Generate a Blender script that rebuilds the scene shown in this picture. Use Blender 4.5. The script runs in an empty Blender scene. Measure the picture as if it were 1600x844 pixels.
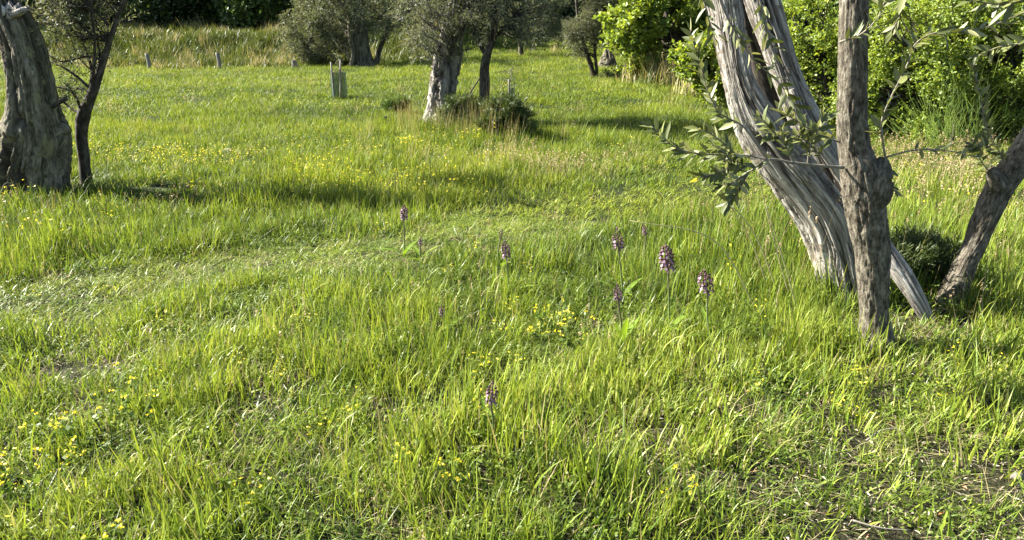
import bpy, math, random
import numpy as np
from mathutils import Vector, Matrix, Quaternion

# ------------------------------------------------------------------ camera, world, sun, exposure
scene = bpy.context.scene
COL = scene.collection
EYE = 1.55
PITCH = math.radians(17.8)
FPX = 1160.0                      # focal length in photo pixels (1600 wide)
cam_d = bpy.data.cameras.new('camera')
cam_d.sensor_width = 36.0
cam_d.lens = 36.0 * FPX / 1600.0
cam_d.clip_start = 0.05
cam_d.clip_end = 2000.0
cam = bpy.data.objects.new('camera', cam_d)
COL.objects.link(cam)
cam.location = (0, 0, EYE)
cam.rotation_euler = (math.pi / 2 - PITCH, 0, 0)
scene.camera = cam

SUN_AZ = Vector((-0.953, 0.30, 0)).normalized()
SUN_EL = math.radians(37)
sun_vec = Vector((SUN_AZ.x * math.cos(SUN_EL), SUN_AZ.y * math.cos(SUN_EL), math.sin(SUN_EL)))
world = bpy.data.worlds.new('World')
scene.world = world
world.use_nodes = True
wn = world.node_tree
bg = wn.nodes['Background']
sky = wn.nodes.new('ShaderNodeTexSky')
sky.sky_type = 'NISHITA'
sky.sun_disc = False
sky.sun_elevation = SUN_EL
sky.sun_rotation = math.atan2(SUN_AZ.x, SUN_AZ.y)
wn.links.new(sky.outputs[0], bg.inputs[0])
bg.inputs[1].default_value = 0.05
sun_d = bpy.data.lights.new('sun', 'SUN')
sun_d.energy = 5.0
sun_d.angle = math.radians(0.5)
sun_d.color = (1.0, 0.945, 0.84)
sun = bpy.data.objects.new('sun', sun_d)
COL.objects.link(sun)
sun.rotation_euler = sun_vec.to_track_quat('Z', 'Y').to_euler()
scene.view_settings.view_transform = 'Standard'
scene.view_settings.look = 'None'
scene.view_settings.gamma = 1.0
scene.view_settings.exposure = 2.62
scene.render.engine = 'CYCLES'
scene.cycles.max_bounces = 7
scene.cycles.transparent_max_bounces = 8
scene.cycles.transmission_bounces = 5
scene.cycles.diffuse_bounces = 2

# ------------------------------------------------------------------ noise
def _hash(ix, iy, iz, seed):
    h = (ix.astype(np.uint32) * np.uint32(374761393) + iy.astype(np.uint32) * np.uint32(668265263)
         + iz.astype(np.uint32) * np.uint32(2246822519) + np.uint32((seed * 3266489917) & 0xffffffff))
    h = (h ^ (h >> np.uint32(13))) * np.uint32(1274126177)
    h = (h ^ (h >> np.uint32(16))) * np.uint32(2654435761)
    h = h ^ (h >> np.uint32(15))
    return h.astype(np.float64) / 2147483647.5 - 1.0

def vn(x, y, z=None, seed=0):
    x = np.asarray(x, float); y = np.asarray(y, float)
    z = np.zeros_like(x) if z is None else np.asarray(z, float)
    x, y, z = np.broadcast_arrays(x, y, z)
    ix = np.floor(x); iy = np.floor(y); iz = np.floor(z)
    fx = x - ix; fy = y - iy; fz = z - iz
    fx = fx * fx * fx * (fx * (fx * 6 - 15) + 10); fy = fy * fy * fy * (fy * (fy * 6 - 15) + 10); fz = fz * fz * (3 - 2 * fz)
    ix = ix.astype(np.int64); iy = iy.astype(np.int64); iz = iz.astype(np.int64)
    out = 0
    for a in (0, 1):
        wx = fx if a else 1 - fx
        for b in (0, 1):
            wy = fy if b else 1 - fy
            for c in (0, 1):
                wz = fz if c else 1 - fz
                out = out + wx * wy * wz * _hash(ix + a, iy + b, iz + c, seed)
    return out

def fbm(x, y, z=None, seed=0, oct=3):
    o = 0; a = 1.0; f = 1.0
    for i in range(oct):
        o = o + a * vn(np.asarray(x) * f, np.asarray(y) * f, None if z is None else np.asarray(z) * f, seed + i * 17)
        a *= 0.5; f *= 2.03
    return o

def sstep(a, b, x):
    t = np.clip((np.asarray(x, float) - a) / (b - a), 0, 1)
    return t * t * (3 - 2 * t)

# ------------------------------------------------------------------ terrain height and pixel <-> ground helpers
def H(x, y):
    x = np.asarray(x, float); y = np.asarray(y, float)
    r = np.sqrt(x * x + y * y)
    h = 0.05 * fbm(x / 2.3 + 3.1, y / 2.3, seed=5, oct=3) * sstep(1.0, 4.0, r)
    h = h + 0.14 * vn(x / 9 + 1.7, y / 9 + 4.4, seed=9) * sstep(7, 18, y)
    bank = sstep(36.5, 42.5, y + 0.6 * vn(x / 3, y / 3, seed=31)) * (1 - sstep(-5.5, -1.0, x)) * 1.35
    bank = bank + sstep(19, 27, y) * sstep(6, 12, x) * 0.5
    glade = .035 * np.clip(y - 26, 0, 34) * sstep(-7, -2, x) * (1 - sstep(7, 11, x))
    far = 0.030 * np.clip(y - 40, 0, 60) + 0.22 * np.clip(y - 75, 0, 130)
    return h + bank + far + glade

def H1(x, y):
    return float(H(np.array([x]), np.array([y]))[0])

_c, _s = math.cos(PITCH), math.sin(PITCH)
def ray(px, py):
    u = (px - 800.0) / FPX; v = -(py - 422.0) / FPX
    return np.array([u, _c + v * _s, -_s + v * _c])     # world direction

def P(px, py, Y):
    d = ray(px, py)
    return np.array([0, 0, EYE]) + d * (Y / d[1])

def at(px, py):
    d = ray(px, py)
    ts = np.concatenate([np.linspace(1.2, 12, 700), np.linspace(12, 90, 1500)])
    pts = ts[:, None] * d[None, :]
    dz = EYE + pts[:, 2] - H(pts[:, 0], pts[:, 1])
    k = int(np.argmax(dz < 0)) if (dz < 0).any() else len(ts) - 1
    return np.array([pts[k, 0], pts[k, 1], float(H(pts[k:k + 1, 0], pts[k:k + 1, 1])[0])])

def mpp(py, Y):                    # metres per photo pixel at world depth Y on row py
    d = ray(800, py)
    return (Y / d[1]) / FPX

# ------------------------------------------------------------------ mesh helpers
def mesh_from(name, V, F, mats=(), attrs=None, midx=None, smooth=True):
    """F: list of (M,k) int arrays"""
    me = bpy.data.meshes.new(name)
    V = np.asarray(V, np.float32)
    F = [np.asarray(f, np.int32) for f in F if len(f)]
    nl = sum(f.size for f in F); nf = sum(len(f) for f in F)
    me.vertices.add(len(V)); me.vertices.foreach_set('co', V.ravel())
    me.loops.add(nl); me.loops.foreach_set('vertex_index', np.concatenate([f.ravel() for f in F]))
    me.polygons.add(nf)
    tot = np.concatenate([np.full(len(f), f.shape[1], np.int32) for f in F])
    start = np.concatenate([[0], np.cumsum(tot)[:-1]]).astype(np.int32)
    me.polygons.foreach_set('loop_start', start)
    me.polygons.foreach_set('loop_total', tot)
    me.polygons.foreach_set('use_smooth', np.full(nf, smooth, bool))
    if midx is not None:
        me.polygons.foreach_set('material_index', np.asarray(midx, np.int32))
    for k, (typ, arr) in (attrs or {}).items():
        a = me.attributes.new(k, typ, 'POINT')
        a.data.foreach_set('value' if typ == 'FLOAT' else 'vector', np.asarray(arr, np.float32).ravel())
    for m in mats:
        me.materials.append(m)
    me.update(calc_edges=True)
    me.validate()
    return me

def link(name, me, parent=None, loc=None, label=None, cat=None, group=None, kind=None):
    o = bpy.data.objects.new(name, me)
    COL.objects.link(o)
    if parent is not None: o.parent = parent
    if loc is not None: o.location = loc
    if label: o['label'] = label
    if cat: o['category'] = cat
    if group: o['group'] = group
    if kind: o['kind'] = kind
    return o

def thing(name, label, cat, loc=(0, 0, 0), rz=0.0, group=None):
    o = link(name, None, loc=[float(v) for v in loc], label=label, cat=cat, group=group)
    o.rotation_euler = (0, 0, rz)
    o.empty_display_size = 0.1
    return o

def dup(root, loc, rz, sc, label, group=None):
    r = root.copy(); COL.objects.link(r)
    r.location = [float(v) for v in loc]; r.rotation_euler = (0, 0, rz)
    r.scale = sc if hasattr(sc, '__len__') else (sc, sc, sc)
    r['label'] = label
    if group: r['group'] = group
    for ch in list(root.children):
        c = ch.copy(); COL.objects.link(c); c.parent = r
        for g in list(ch.children):
            d = g.copy(); COL.objects.link(d); d.parent = c
    return r

class MB:
    """collects pieces: vertices, faces, attributes"""
    def __init__(s):
        s.V = []; s.F = {}; s.n = 0; s.A = {}; s.M = {}
    def add(s, V, faces, attrs=None, mi=0):
        V = np.asarray(V, float)
        for f in faces:
            f = np.asarray(f, np.int64)
            if len(f) == 0: continue
            s.F.setdefault(f.shape[1], []).append(f + s.n)
            s.M.setdefault(f.shape[1], []).append(np.full(len(f), mi, np.int32))
        s.V.append(V)
        for k, v in (attrs or {}).items():
            s.A.setdefault(k, []).append((s.n, np.asarray(v, float)))
        s.n += len(V)
    def mesh(s, name, mats, off=None, smooth=True):
        V = np.concatenate(s.V)
        if off is not None: V = V - np.asarray(off)[None, :]
        ks = list(s.F)
        F = [np.concatenate(s.F[k]) for k in ks]
        M = np.concatenate([np.concatenate(s.M[k]) for k in ks])
        at_ = {}
        for k, lst in s.A.items():
            dim = 1 if lst[0][1].ndim == 1 else 3
            arr = np.zeros((s.n, dim)) if dim == 3 else np.zeros(s.n)
            for st, v in lst: arr[st:st + len(v)] = v
            at_[k] = ('FLOAT_VECTOR' if dim == 3 else 'FLOAT', arr)
        return mesh_from(name, V, F, mats, at_, M, smooth)

def resample(pts, rad, n):
    pts = np.asarray(pts, float); rad = np.asarray(rad, float)
    t = np.concatenate([[0], np.cumsum(np.linalg.norm(np.diff(pts, axis=0), axis=1))])
    m = np.gradient(pts, t, axis=0); mr = np.gradient(rad, t)
    q = np.linspace(0, t[-1], n)
    k = np.clip(np.searchsorted(t, q, 'right') - 1, 0, len(t) - 2)
    h = (t[k + 1] - t[k]); u = (q - t[k]) / h
    h00 = 2 * u**3 - 3 * u**2 + 1; h10 = u**3 - 2 * u**2 + u; h01 = -2 * u**3 + 3 * u**2; h11 = u**3 - u**2
    pp = h00[:, None] * pts[k] + (h10 * h)[:, None] * m[k] + h01[:, None] * pts[k + 1] + (h11 * h)[:, None] * m[k + 1]
    rr = h00 * rad[k] + h10 * h * mr[k] + h01 * rad[k + 1] + h11 * h * mr[k + 1]
    return pp, np.maximum(rr, 1e-4)

def frames(Pt):
    T = np.gradient(Pt, axis=0); T /= np.linalg.norm(T, axis=1)[:, None]
    N = np.zeros_like(Pt)
    a = np.array([0.0, -1.0, 0.0])                     # start normal faces the viewer's side
    n = a - T[0] * a.dot(T[0])
    if np.linalg.norm(n) < 1e-3:
        a = np.array([1.0, 0, 0]); n = a - T[0] * a.dot(T[0])
    N[0] = n / np.linalg.norm(n)
    for i in range(1, len(Pt)):
        n = N[i - 1] - T[i] * N[i - 1].dot(T[i]); N[i] = n / np.linalg.norm(n)
    return T, N, np.cross(T, N)

def tube(mb, pts, rad, n=8, nseg=6, disp=None, ex=1.0, ey=1.0, cap=True, mi=0, bkr=None, seedoff=0.0, turn=0.0):
    """ex: thickness along the start normal (towards the viewer), ey: sideways"""
    Pt, R = resample(pts, rad, n)
    T, N, B = frames(Pt)
    N, B = N * math.cos(turn) - B * math.sin(turn), B * math.cos(turn) + N * math.sin(turn)
    th = np.linspace(0, 2 * np.pi, nseg, endpoint=False)
    s = np.concatenate([[0], np.cumsum(np.linalg.norm(np.diff(Pt, axis=0), axis=1))])
    TH, S = np.meshgrid(th, s)
    rr = R[:, None] * np.ones_like(TH)
    groove = np.zeros_like(TH)
    if disp is not None:
        d, groove = disp(TH, S, R[:, None] * np.ones_like(TH))
        rr = rr + d
    V = Pt[:, None, :] + rr[..., None] * (np.cos(TH)[..., None] * N[:, None, :] * ex + np.sin(TH)[..., None] * B[:, None, :] * ey)
    V = V.reshape(-1, 3)
    br = bkr or float(R.mean())
    bk = np.stack([np.cos(TH) * br, np.sin(TH) * br, S + seedoff], -1).reshape(-1, 3)
    i = np.arange(n - 1)[:, None] * nseg; j = np.arange(nseg)[None, :]; j2 = (j + 1) % nseg
    q = np.stack([i + j, i + j2, i + nseg + j2, i + nseg + j], -1).reshape(-1, 4)
    faces = [q]; g = groove.reshape(-1)
    if cap:
        V = np.concatenate([V, Pt[:1], Pt[-1:]]); bk = np.concatenate([bk, bk[:1], bk[-1:]]); g = np.concatenate([g, g[:1], g[-1:]])
        a, b = len(V) - 2, len(V) - 1; j = np.arange(nseg); j2 = (j + 1) % nseg; L = (n - 1) * nseg
        faces.append(np.concatenate([np.stack([np.full(nseg, a), j2, j], -1), np.stack([np.full(nseg, b), L + j, L + j2], -1)]))
    mb.add(V, faces, {'bk': bk, 'groove': g}, mi)
    return Pt, R

def pxtube(spec, Y=None):
    """[(px,py,halfwidth px[,Y])] -> points, radii in metres"""
    pts = []; rad = []
    for q in spec:
        y = q[3] if len(q) > 3 else Y
        pts.append(P(q[0], q[1], y)); rad.append(q[2] * mpp(q[1], y))
    return np.array(pts), np.array(rad)

def unit(v):
    return v / np.maximum(np.linalg.norm(v, axis=-1, keepdims=True), 1e-9)

# ------------------------------------------------------------------ materials
def mat_new(name):
    m = bpy.data.materials.new(name); m.use_nodes = True
    nt = m.node_tree; nt.nodes.clear()
    out = nt.nodes.new('ShaderNodeOutputMaterial')
    return m, nt, out

def nd(nt, typ, **kw):
    n = nt.nodes.new(typ)
    for k, v in kw.items(): setattr(n, k, v)
    return n

def attr(nt, name, inst=False):
    n = nt.nodes.new('ShaderNodeAttribute'); n.attribute_name = name
    n.attribute_type = 'INSTANCER' if inst else 'GEOMETRY'
    return n

def mathn(nt, op, a, b=None, clamp=False):
    n = nt.nodes.new('ShaderNodeMath'); n.operation = op; n.use_clamp = clamp
    for i, v in enumerate((a, b)):
        if v is None: continue
        if isinstance(v, (int, float)): n.inputs[i].default_value = v
        else: nt.links.new(v, n.inputs[i])
    return n.outputs[0]

def ramp(nt, fac, stops, mode='LINEAR'):
    n = nt.nodes.new('ShaderNodeValToRGB'); cr = n.color_ramp; cr.interpolation = mode
    while len(cr.elements) < len(stops): cr.elements.new(0.5)
    for e, (p, c) in zip(cr.elements, stops):
        e.position = p; e.color = (*c, 1)
    if fac is not None: nt.links.new(fac, n.inputs[0])
    return n.outputs[0]

def mixc(nt, f, a, b, blend='MIX'):
    n = nt.nodes.new('ShaderNodeMix'); n.data_type = 'RGBA'; n.blend_type = blend
    for sock, v in ((n.inputs['Factor'], f), (n.inputs[6], a), (n.inputs[7], b)):
        if isinstance(v, (int, float)): sock.default_value = v
        elif isinstance(v, tuple): sock.default_value = (*v, 1)
        else: nt.links.new(v, sock)
    return n.outputs[2]

def noise_t(nt, vec, scale, detail=4, rough=0.6, map_scale=None):
    n = nt.nodes.new('ShaderNodeTexNoise'); n.inputs['Scale'].default_value = scale
    n.inputs['Detail'].default_value = detail; n.inputs['Roughness'].default_value = rough
    if map_scale is not None:
        mp = nt.nodes.new('ShaderNodeMapping'); mp.inputs['Scale'].default_value = map_scale
        nt.links.new(vec, mp.inputs[0]); vec = mp.outputs[0]
    if vec is not None: nt.links.new(vec, n.inputs['Vector'])
    return n.outputs['Fac']

def leaf_shader(nt, out, col, trans, rough=0.5, tcol=None, spec=0.4):
    b = nt.nodes.new('ShaderNodeBsdfPrincipled')
    nt.links.new(col, b.inputs['Base Color'])
    b.inputs['Roughness'].default_value = rough
    b.inputs['Specular IOR Level'].default_value = spec
    if trans <= 0:
        nt.links.new(b.outputs[0], out.inputs[0]); return
    t = nt.nodes.new('ShaderNodeBsdfTranslucent')
    nt.links.new(tcol if tcol is not None else col, t.inputs[0])
    mx = nt.nodes.new('ShaderNodeMixShader'); mx.inputs[0].default_value = trans
    nt.links.new(b.outputs[0], mx.inputs[1]); nt.links.new(t.outputs[0], mx.inputs[2])
    nt.links.new(mx.outputs[0], out.inputs[0])

def mat_grass(name, stops, trans=0.33, tip=(0.42, 0.36, 0.16), tipk=0.15, rough=0.42, spec=0.22):
    m, nt, out = mat_new(name)
    tone = attr(nt, 'tone').outputs['Fac']; tint = attr(nt, 'tint', True).outputs['Fac']; tt = attr(nt, 'tt').outputs['Fac']
    f = mathn(nt, 'ADD', mathn(nt, 'MULTIPLY', tone, 0.5), mathn(nt, 'MULTIPLY', tint, 0.5), True)
    c = ramp(nt, f, stops)
    tf = mathn(nt, 'MULTIPLY', mathn(nt, 'POWER', tt, 4.0), tipk)
    c = mixc(nt, tf, c, tip)
    tc = mixc(nt, 0.5, c, (1.35, 1.25, 0.35), 'MULTIPLY')
    leaf_shader(nt, out, c, trans, rough, tc, spec)
    return m

def mat_leaf(name, stops, trans=0.35, rough=0.5, under=None, spec=0.4, tgain=(1.3, 1.3, 0.6)):
    m, nt, out = mat_new(name)
    tone = attr(nt, 'tone').outputs['Fac']
    c = ramp(nt, tone, stops)
    if under is not None:
        g = nt.nodes.new('ShaderNodeNewGeometry')
        c = mixc(nt, g.outputs['Backfacing'], c, under)
    tc = mixc(nt, 1.0, c, tgain, 'MULTIPLY')
    leaf_shader(nt, out, c, trans, rough, tc, spec)
    return m

def mat_bark(name, stops, scale=14.0, stretch=0.18, bump=0.6, dist=0.02, groovec=None, lichen=None, fine=60.0, rough=0.9, gk=1.0, fstretch=0.35):
    m, nt, out = mat_new(name)
    bk = attr(nt, 'bk').outputs['Vector']
    n1 = noise_t(nt, bk, scale, 6, 0.65, (1, 1, stretch))
    n2 = noise_t(nt, bk, fine, 4, 0.6, (1, 1, fstretch))
    f = mathn(nt, 'ADD', mathn(nt, 'MULTIPLY', n1, 0.7), mathn(nt, 'MULTIPLY', n2, 0.3))
    c = ramp(nt, f, stops)
    if groovec is not None:
        g = attr(nt, 'groove').outputs['Fac']
        c = mixc(nt, mathn(nt, 'MULTIPLY', g, gk, True), c, groovec)
    if lichen is not None:
        n3 = noise_t(nt, bk, 9.0, 5, 0.7)
        lf = ramp(nt, n3, [(0.55, (0, 0, 0)), (0.63, (0.8, 0.8, 0.8))])
        c = mixc(nt, lf, c, lichen)
    b = nt.nodes.new('ShaderNodeBsdfPrincipled')
    nt.links.new(c, b.inputs['Base Color']); b.inputs['Roughness'].default_value = rough
    b.inputs['Specular IOR Level'].default_value = 0.2
    bp = nt.nodes.new('ShaderNodeBump'); bp.inputs['Strength'].default_value = bump; bp.inputs['Distance'].default_value = dist
    nt.links.new(f, bp.inputs['Height']); nt.links.new(bp.outputs[0], b.inputs['Normal'])
    nt.links.new(b.outputs[0], out.inputs[0])
    return m

def mat_plain(name, stops, scale=20.0, rough=0.8, bump=0.3, spec=0.2, dist=0.005):
    m, nt, out = mat_new(name)
    tc = nt.nodes.new('ShaderNodeTexCoord').outputs['Object']
    n = noise_t(nt, tc, scale, 5, 0.6)
    c = ramp(nt, n, stops)
    b = nt.nodes.new('ShaderNodeBsdfPrincipled')
    nt.links.new(c, b.inputs['Base Color']); b.inputs['Roughness'].default_value = rough
    b.inputs['Specular IOR Level'].default_value = spec
    bp = nt.nodes.new('ShaderNodeBump'); bp.inputs['Strength'].default_value = bump; bp.inputs['Distance'].default_value = dist
    nt.links.new(n, bp.inputs['Height']); nt.links.new(bp.outputs[0], b.inputs['Normal'])
    nt.links.new(b.outputs[0], out.inputs[0])
    return m

GRASS_STOPS = [(0.0, (0.01054, 0.02668, 0.008544)), (0.3, (0.04831, 0.09336, 0.01281)), (0.55, (0.1317, 0.1956, 0.01922)), (0.9, (0.246, 0.2935, 0.03738)), (0.99, (0.3162, 0.3023, 0.1387))]
M_GRASS = mat_grass('grass_blade', GRASS_STOPS)
M_FIELD = mat_grass('field_blade', [(0.0, (0.01054, 0.02336, 0.008069)), (0.32, (0.05709, 0.09887, 0.0121)), (0.66, (0.1625, 0.2157, 0.02017)), (0.95, (0.2547, 0.2831, 0.04034)), (0.995, (0.3162, 0.2966, 0.1311))], tipk=0.1, spec=.12, rough=.5)
M_STRAW = mat_grass('dry_blade', [(0.0, (0.1445, 0.1275, 0.051)), (0.5, (0.255, 0.221, 0.102)), (1.0, (0.374, 0.323, 0.1785))], trans=0.3, spec=.2, rough=.6, tip=(0.2975, 0.238, 0.136), tipk=0.4)
M_BANK = mat_grass('bank_blade', [(0.0, (0.017, 0.034, 0.0085)), (0.5, (0.04675, 0.07225, 0.01275)), (0.85, (0.0935, 0.1148, 0.02125)), (1.0, (0.153, 0.1445, 0.051))], trans=0.35)
M_FORB = mat_grass('herb_leaf', [(0.0, (0.03825, 0.07225, 0.0136)), (0.5, (0.0935, 0.1403, 0.0204)), (1.0, (0.187, 0.2253, 0.034))], trans=0.4, tip=(0.17, 0.221, 0.034), tipk=0.2, rough=0.5)
M_PETAL = mat_leaf('yellow_petal', [(0.0, (0.62, 0.5, 0.02)), (1.0, (0.78, 0.68, 0.05))], trans=0.35, tgain=(1, 1, 1))
M_WHITEP = mat_leaf('white_petal', [(0.0, (0.7, 0.7, 0.62)), (1.0, (0.8, 0.8, 0.75))], trans=0.3, tgain=(1, 1, 1))
M_SEED = mat_grass('seed_head', [(0.0, (0.225, 0.165, 0.0825)), (0.5, (0.315, 0.2325, 0.135)), (1.0, (0.375, 0.3, 0.2025))], trans=0.3, tipk=0.0)
M_OLIVE = mat_leaf('olive_leaf', [(0.0, (0.04725, 0.06, 0.0176)), (0.6, (0.084, 0.1, 0.0304)), (1.0, (0.147, 0.16, 0.052))], trans=0.16, rough=0.48, under=(0.252, 0.26, 0.132), spec=0.35)
M_OLIVE_FAR = mat_leaf('olive_foliage', [(0.0, (0.0322, 0.04048, 0.02024)), (0.6, (0.0736, 0.08556, 0.04416)), (1.0, (0.1748, 0.184, 0.1104))], trans=0.18, rough=0.45, under=(0.184, 0.1932, 0.1288), spec=.12)
M_DARKFOL = mat_leaf('dark_foliage', [(0.0, (0.016, 0.0304, 0.008)), (0.6, (0.032, 0.056, 0.0112)), (1.0, (0.104, 0.136, 0.02))], trans=0.2, rough=0.5)  # leaf colour kept dark to carry the shade on the bank hedge
M_MIDFOL = mat_leaf('mid_foliage', [(0.0, (0.03, 0.055, 0.014)), (0.6, (0.06, 0.1, 0.02)), (1.0, (0.12, 0.17, 0.03))], trans=0.3)
M_BRIGHT = mat_leaf('bright_foliage', [(0.0, (0.06637, 0.1114, 0.01778)), (0.5, (0.1612, 0.2229, 0.0305)), (1.0, (0.275, 0.3157, 0.05719))], trans=0.45, rough=0.45, tgain=(1.233, 1.16, 0.5083))
M_BROOM = mat_leaf('broom_stem_green', [(0.0, (0.03, 0.06, 0.008)), (1.0, (0.09, 0.13, 0.012))], trans=0.1, spec=.15)
M_SHRUB = mat_leaf('shrub_foliage', [(0.0, (0.03, 0.045, 0.014)), (0.7, (0.06, 0.085, 0.022)), (1.0, (0.13, 0.14, 0.04))], trans=0.25)
M_OLDWOOD = mat_bark('weathered_wood', [(0.38, (0.02559, 0.02047, 0.01462)), (0.44, (0.1462, 0.1279, 0.106)), (0.5, (0.307, 0.2851, 0.2485)), (0.62, (0.4386, 0.4167, 0.3728))], scale=46, stretch=0.03, bump=1.0, dist=0.03, groovec=(0.0329, 0.02485, 0.01901), fine=120, gk=1.0, fstretch=0.06, lichen=(0.1243, 0.1023, 0.07675))
M_MIDWOOD = mat_bark('fissured_wood', [(0.36, (0.02294, 0.01836, 0.01376)), (0.45, (0.0918, 0.08033, 0.06503)), (0.53, (0.2065, 0.1913, 0.1644)), (0.64, (0.352, 0.3289, 0.2908))], scale=13, stretch=0.1, bump=1.0, dist=0.06, groovec=(0.02294, 0.01836, 0.01376), fine=40, fstretch=.15)
M_GREYWOOD = mat_bark('grey_dead_wood', [(0.37, (0.01178, 0.01017, 0.006499)), (0.44, (0.05301, 0.04633, 0.03142)), (0.52, (0.1119, 0.1017, 0.07041)), (0.62, (0.2238, 0.2034, 0.1516))], scale=16, stretch=0.14, bump=1.0, dist=0.05, groovec=(0.02945, 0.02374, 0.01625), lichen=(0.159, 0.1469, 0.08124), fine=60)
M_BARK = mat_bark('olive_bark', [(0.36, (0.02142, 0.01652, 0.01224)), (0.45, (0.0612, 0.05263, 0.03794)), (0.53, (0.1102, 0.09792, 0.07344)), (0.64, (0.1958, 0.1775, 0.1408))], scale=44, stretch=0.45, bump=1.0, dist=0.02, groovec=(0.02448, 0.01836, 0.01346), fine=120)
M_BARKDK = mat_bark('dark_bark', [(0.36, (0.01375, 0.011, 0.00825)), (0.5, (0.0385, 0.0319, 0.02475)), (0.64, (0.0935, 0.0825, 0.06875))], scale=28, stretch=0.3, bump=0.8, dist=0.01)
M_TWIG = mat_bark('grey_twig', [(0.2, (0.0952, 0.0816, 0.0612)), (0.8, (0.2312, 0.2108, 0.17))], scale=60, stretch=0.4, bump=0.3, dist=0.002)
M_STAKE = mat_plain('weathered_stake', [(0.3, (0.1219, 0.1073, 0.08288)), (0.7, (0.2194, 0.1999, 0.1609))], 30)
M_POST = mat_plain('grey_post_wood', [(0.3, (0.12, 0.114, 0.102)), (0.7, (0.228, 0.216, 0.192))], 25)
M_STONE = mat_plain('pale_stone', [(0.35, (0.072, 0.066, 0.054)), (0.6, (0.18, 0.168, 0.144))], 25, 0.9, 0.6)

def mat_net():
    m, nt, out = mat_new('green_net')
    b = nt.nodes.new('ShaderNodeBsdfPrincipled'); b.inputs['Base Color'].default_value = (0.006, 0.045, 0.03, 1); b.inputs['Roughness'].default_value = 0.5
    t = nt.nodes.new('ShaderNodeBsdfTransparent'); mx = nt.nodes.new('ShaderNodeMixShader'); mx.inputs[0].default_value = 0.58
    nt.links.new(t.outputs[0], mx.inputs[1]); nt.links.new(b.outputs[0], mx.inputs[2]); nt.links.new(mx.outputs[0], out.inputs[0])
    return m
M_NET = mat_net()

def mat_ground():
    m, nt, out = mat_new('meadow_soil')
    g = nt.nodes.new('ShaderNodeNewGeometry'); pos = g.outputs['Position']
    a = noise_t(nt, pos, 0.9, 5, 0.6); b_ = noise_t(nt, pos, 22, 6, 0.7); c_ = noise_t(nt, pos, 90, 3, 0.6)
    soil = ramp(nt, b_, [(0.3, (0.015, 0.012, 0.008)), (0.5, (0.03, 0.024, 0.016)), (0.62, (0.06, 0.05, 0.03)), (0.72, (0.15, 0.125, 0.075))])
    moss = ramp(nt, c_, [(0.3, (0.012, 0.02, 0.006)), (0.7, (0.035, 0.05, 0.01))])
    yy = nt.nodes.new('ShaderNodeSeparateXYZ'); nt.links.new(pos, yy.inputs[0])
    far = nt.nodes.new('ShaderNodeMapRange'); far.inputs[1].default_value = 3; far.inputs[2].default_value = 12; nt.links.new(yy.outputs[1], far.inputs[0])
    f = mathn(nt, 'ADD', mathn(nt, 'MULTIPLY', a, 0.9), far.outputs[0], True)
    f = mathn(nt, 'MULTIPLY', f, 0.85)
    col = mixc(nt, f, soil, moss)
    hill = nt.nodes.new('ShaderNodeMapRange'); hill.inputs[1].default_value = 62; hill.inputs[2].default_value = 80; nt.links.new(yy.outputs[1], hill.inputs[0])
    col = mixc(nt, hill.outputs[0], col, (0.022, 0.036, 0.012))
    b = nt.nodes.new('ShaderNodeBsdfPrincipled'); nt.links.new(col, b.inputs['Base Color']); b.inputs['Roughness'].default_value = 0.95
    b.inputs['Specular IOR Level'].default_value = 0.1
    bp = nt.nodes.new('ShaderNodeBump'); bp.inputs['Strength'].default_value = 1.0; bp.inputs['Distance'].default_value = 0.05
    nt.links.new(mathn(nt, 'ADD', b_, mathn(nt, 'MULTIPLY', c_, .5)), bp.inputs['Height']); nt.links.new(bp.outputs[0], b.inputs['Normal'])
    nt.links.new(b.outputs[0], out.inputs[0])
    return m

# ------------------------------------------------------------------ ground
def build_ground():
    nx, ny = 300, 320
    u = np.linspace(-1, 1, nx); xs = np.sinh(u * 4.6) / np.sinh(4.6) * 320
    v = np.linspace(0, 1, ny); ys = -14 + (np.sinh(v * 4.4) / np.sinh(4.4)) * 330
    X, Y = np.meshgrid(xs, ys)
    Z = H(X.ravel(), Y.ravel())
    V = np.stack([X.ravel(), Y.ravel(), Z], -1)
    i = np.arange(ny - 1)[:, None] * nx; j = np.arange(nx - 1)[None, :]
    q = np.stack([i + j, i + j + 1, i + nx + j + 1, i + nx + j], -1).reshape(-1, 4)
    link('ground', mesh_from('ground', V, [q], [mat_ground()]), label='meadow ground rising to a wooded slope far behind', cat='ground', kind='structure')
build_ground()

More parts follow.
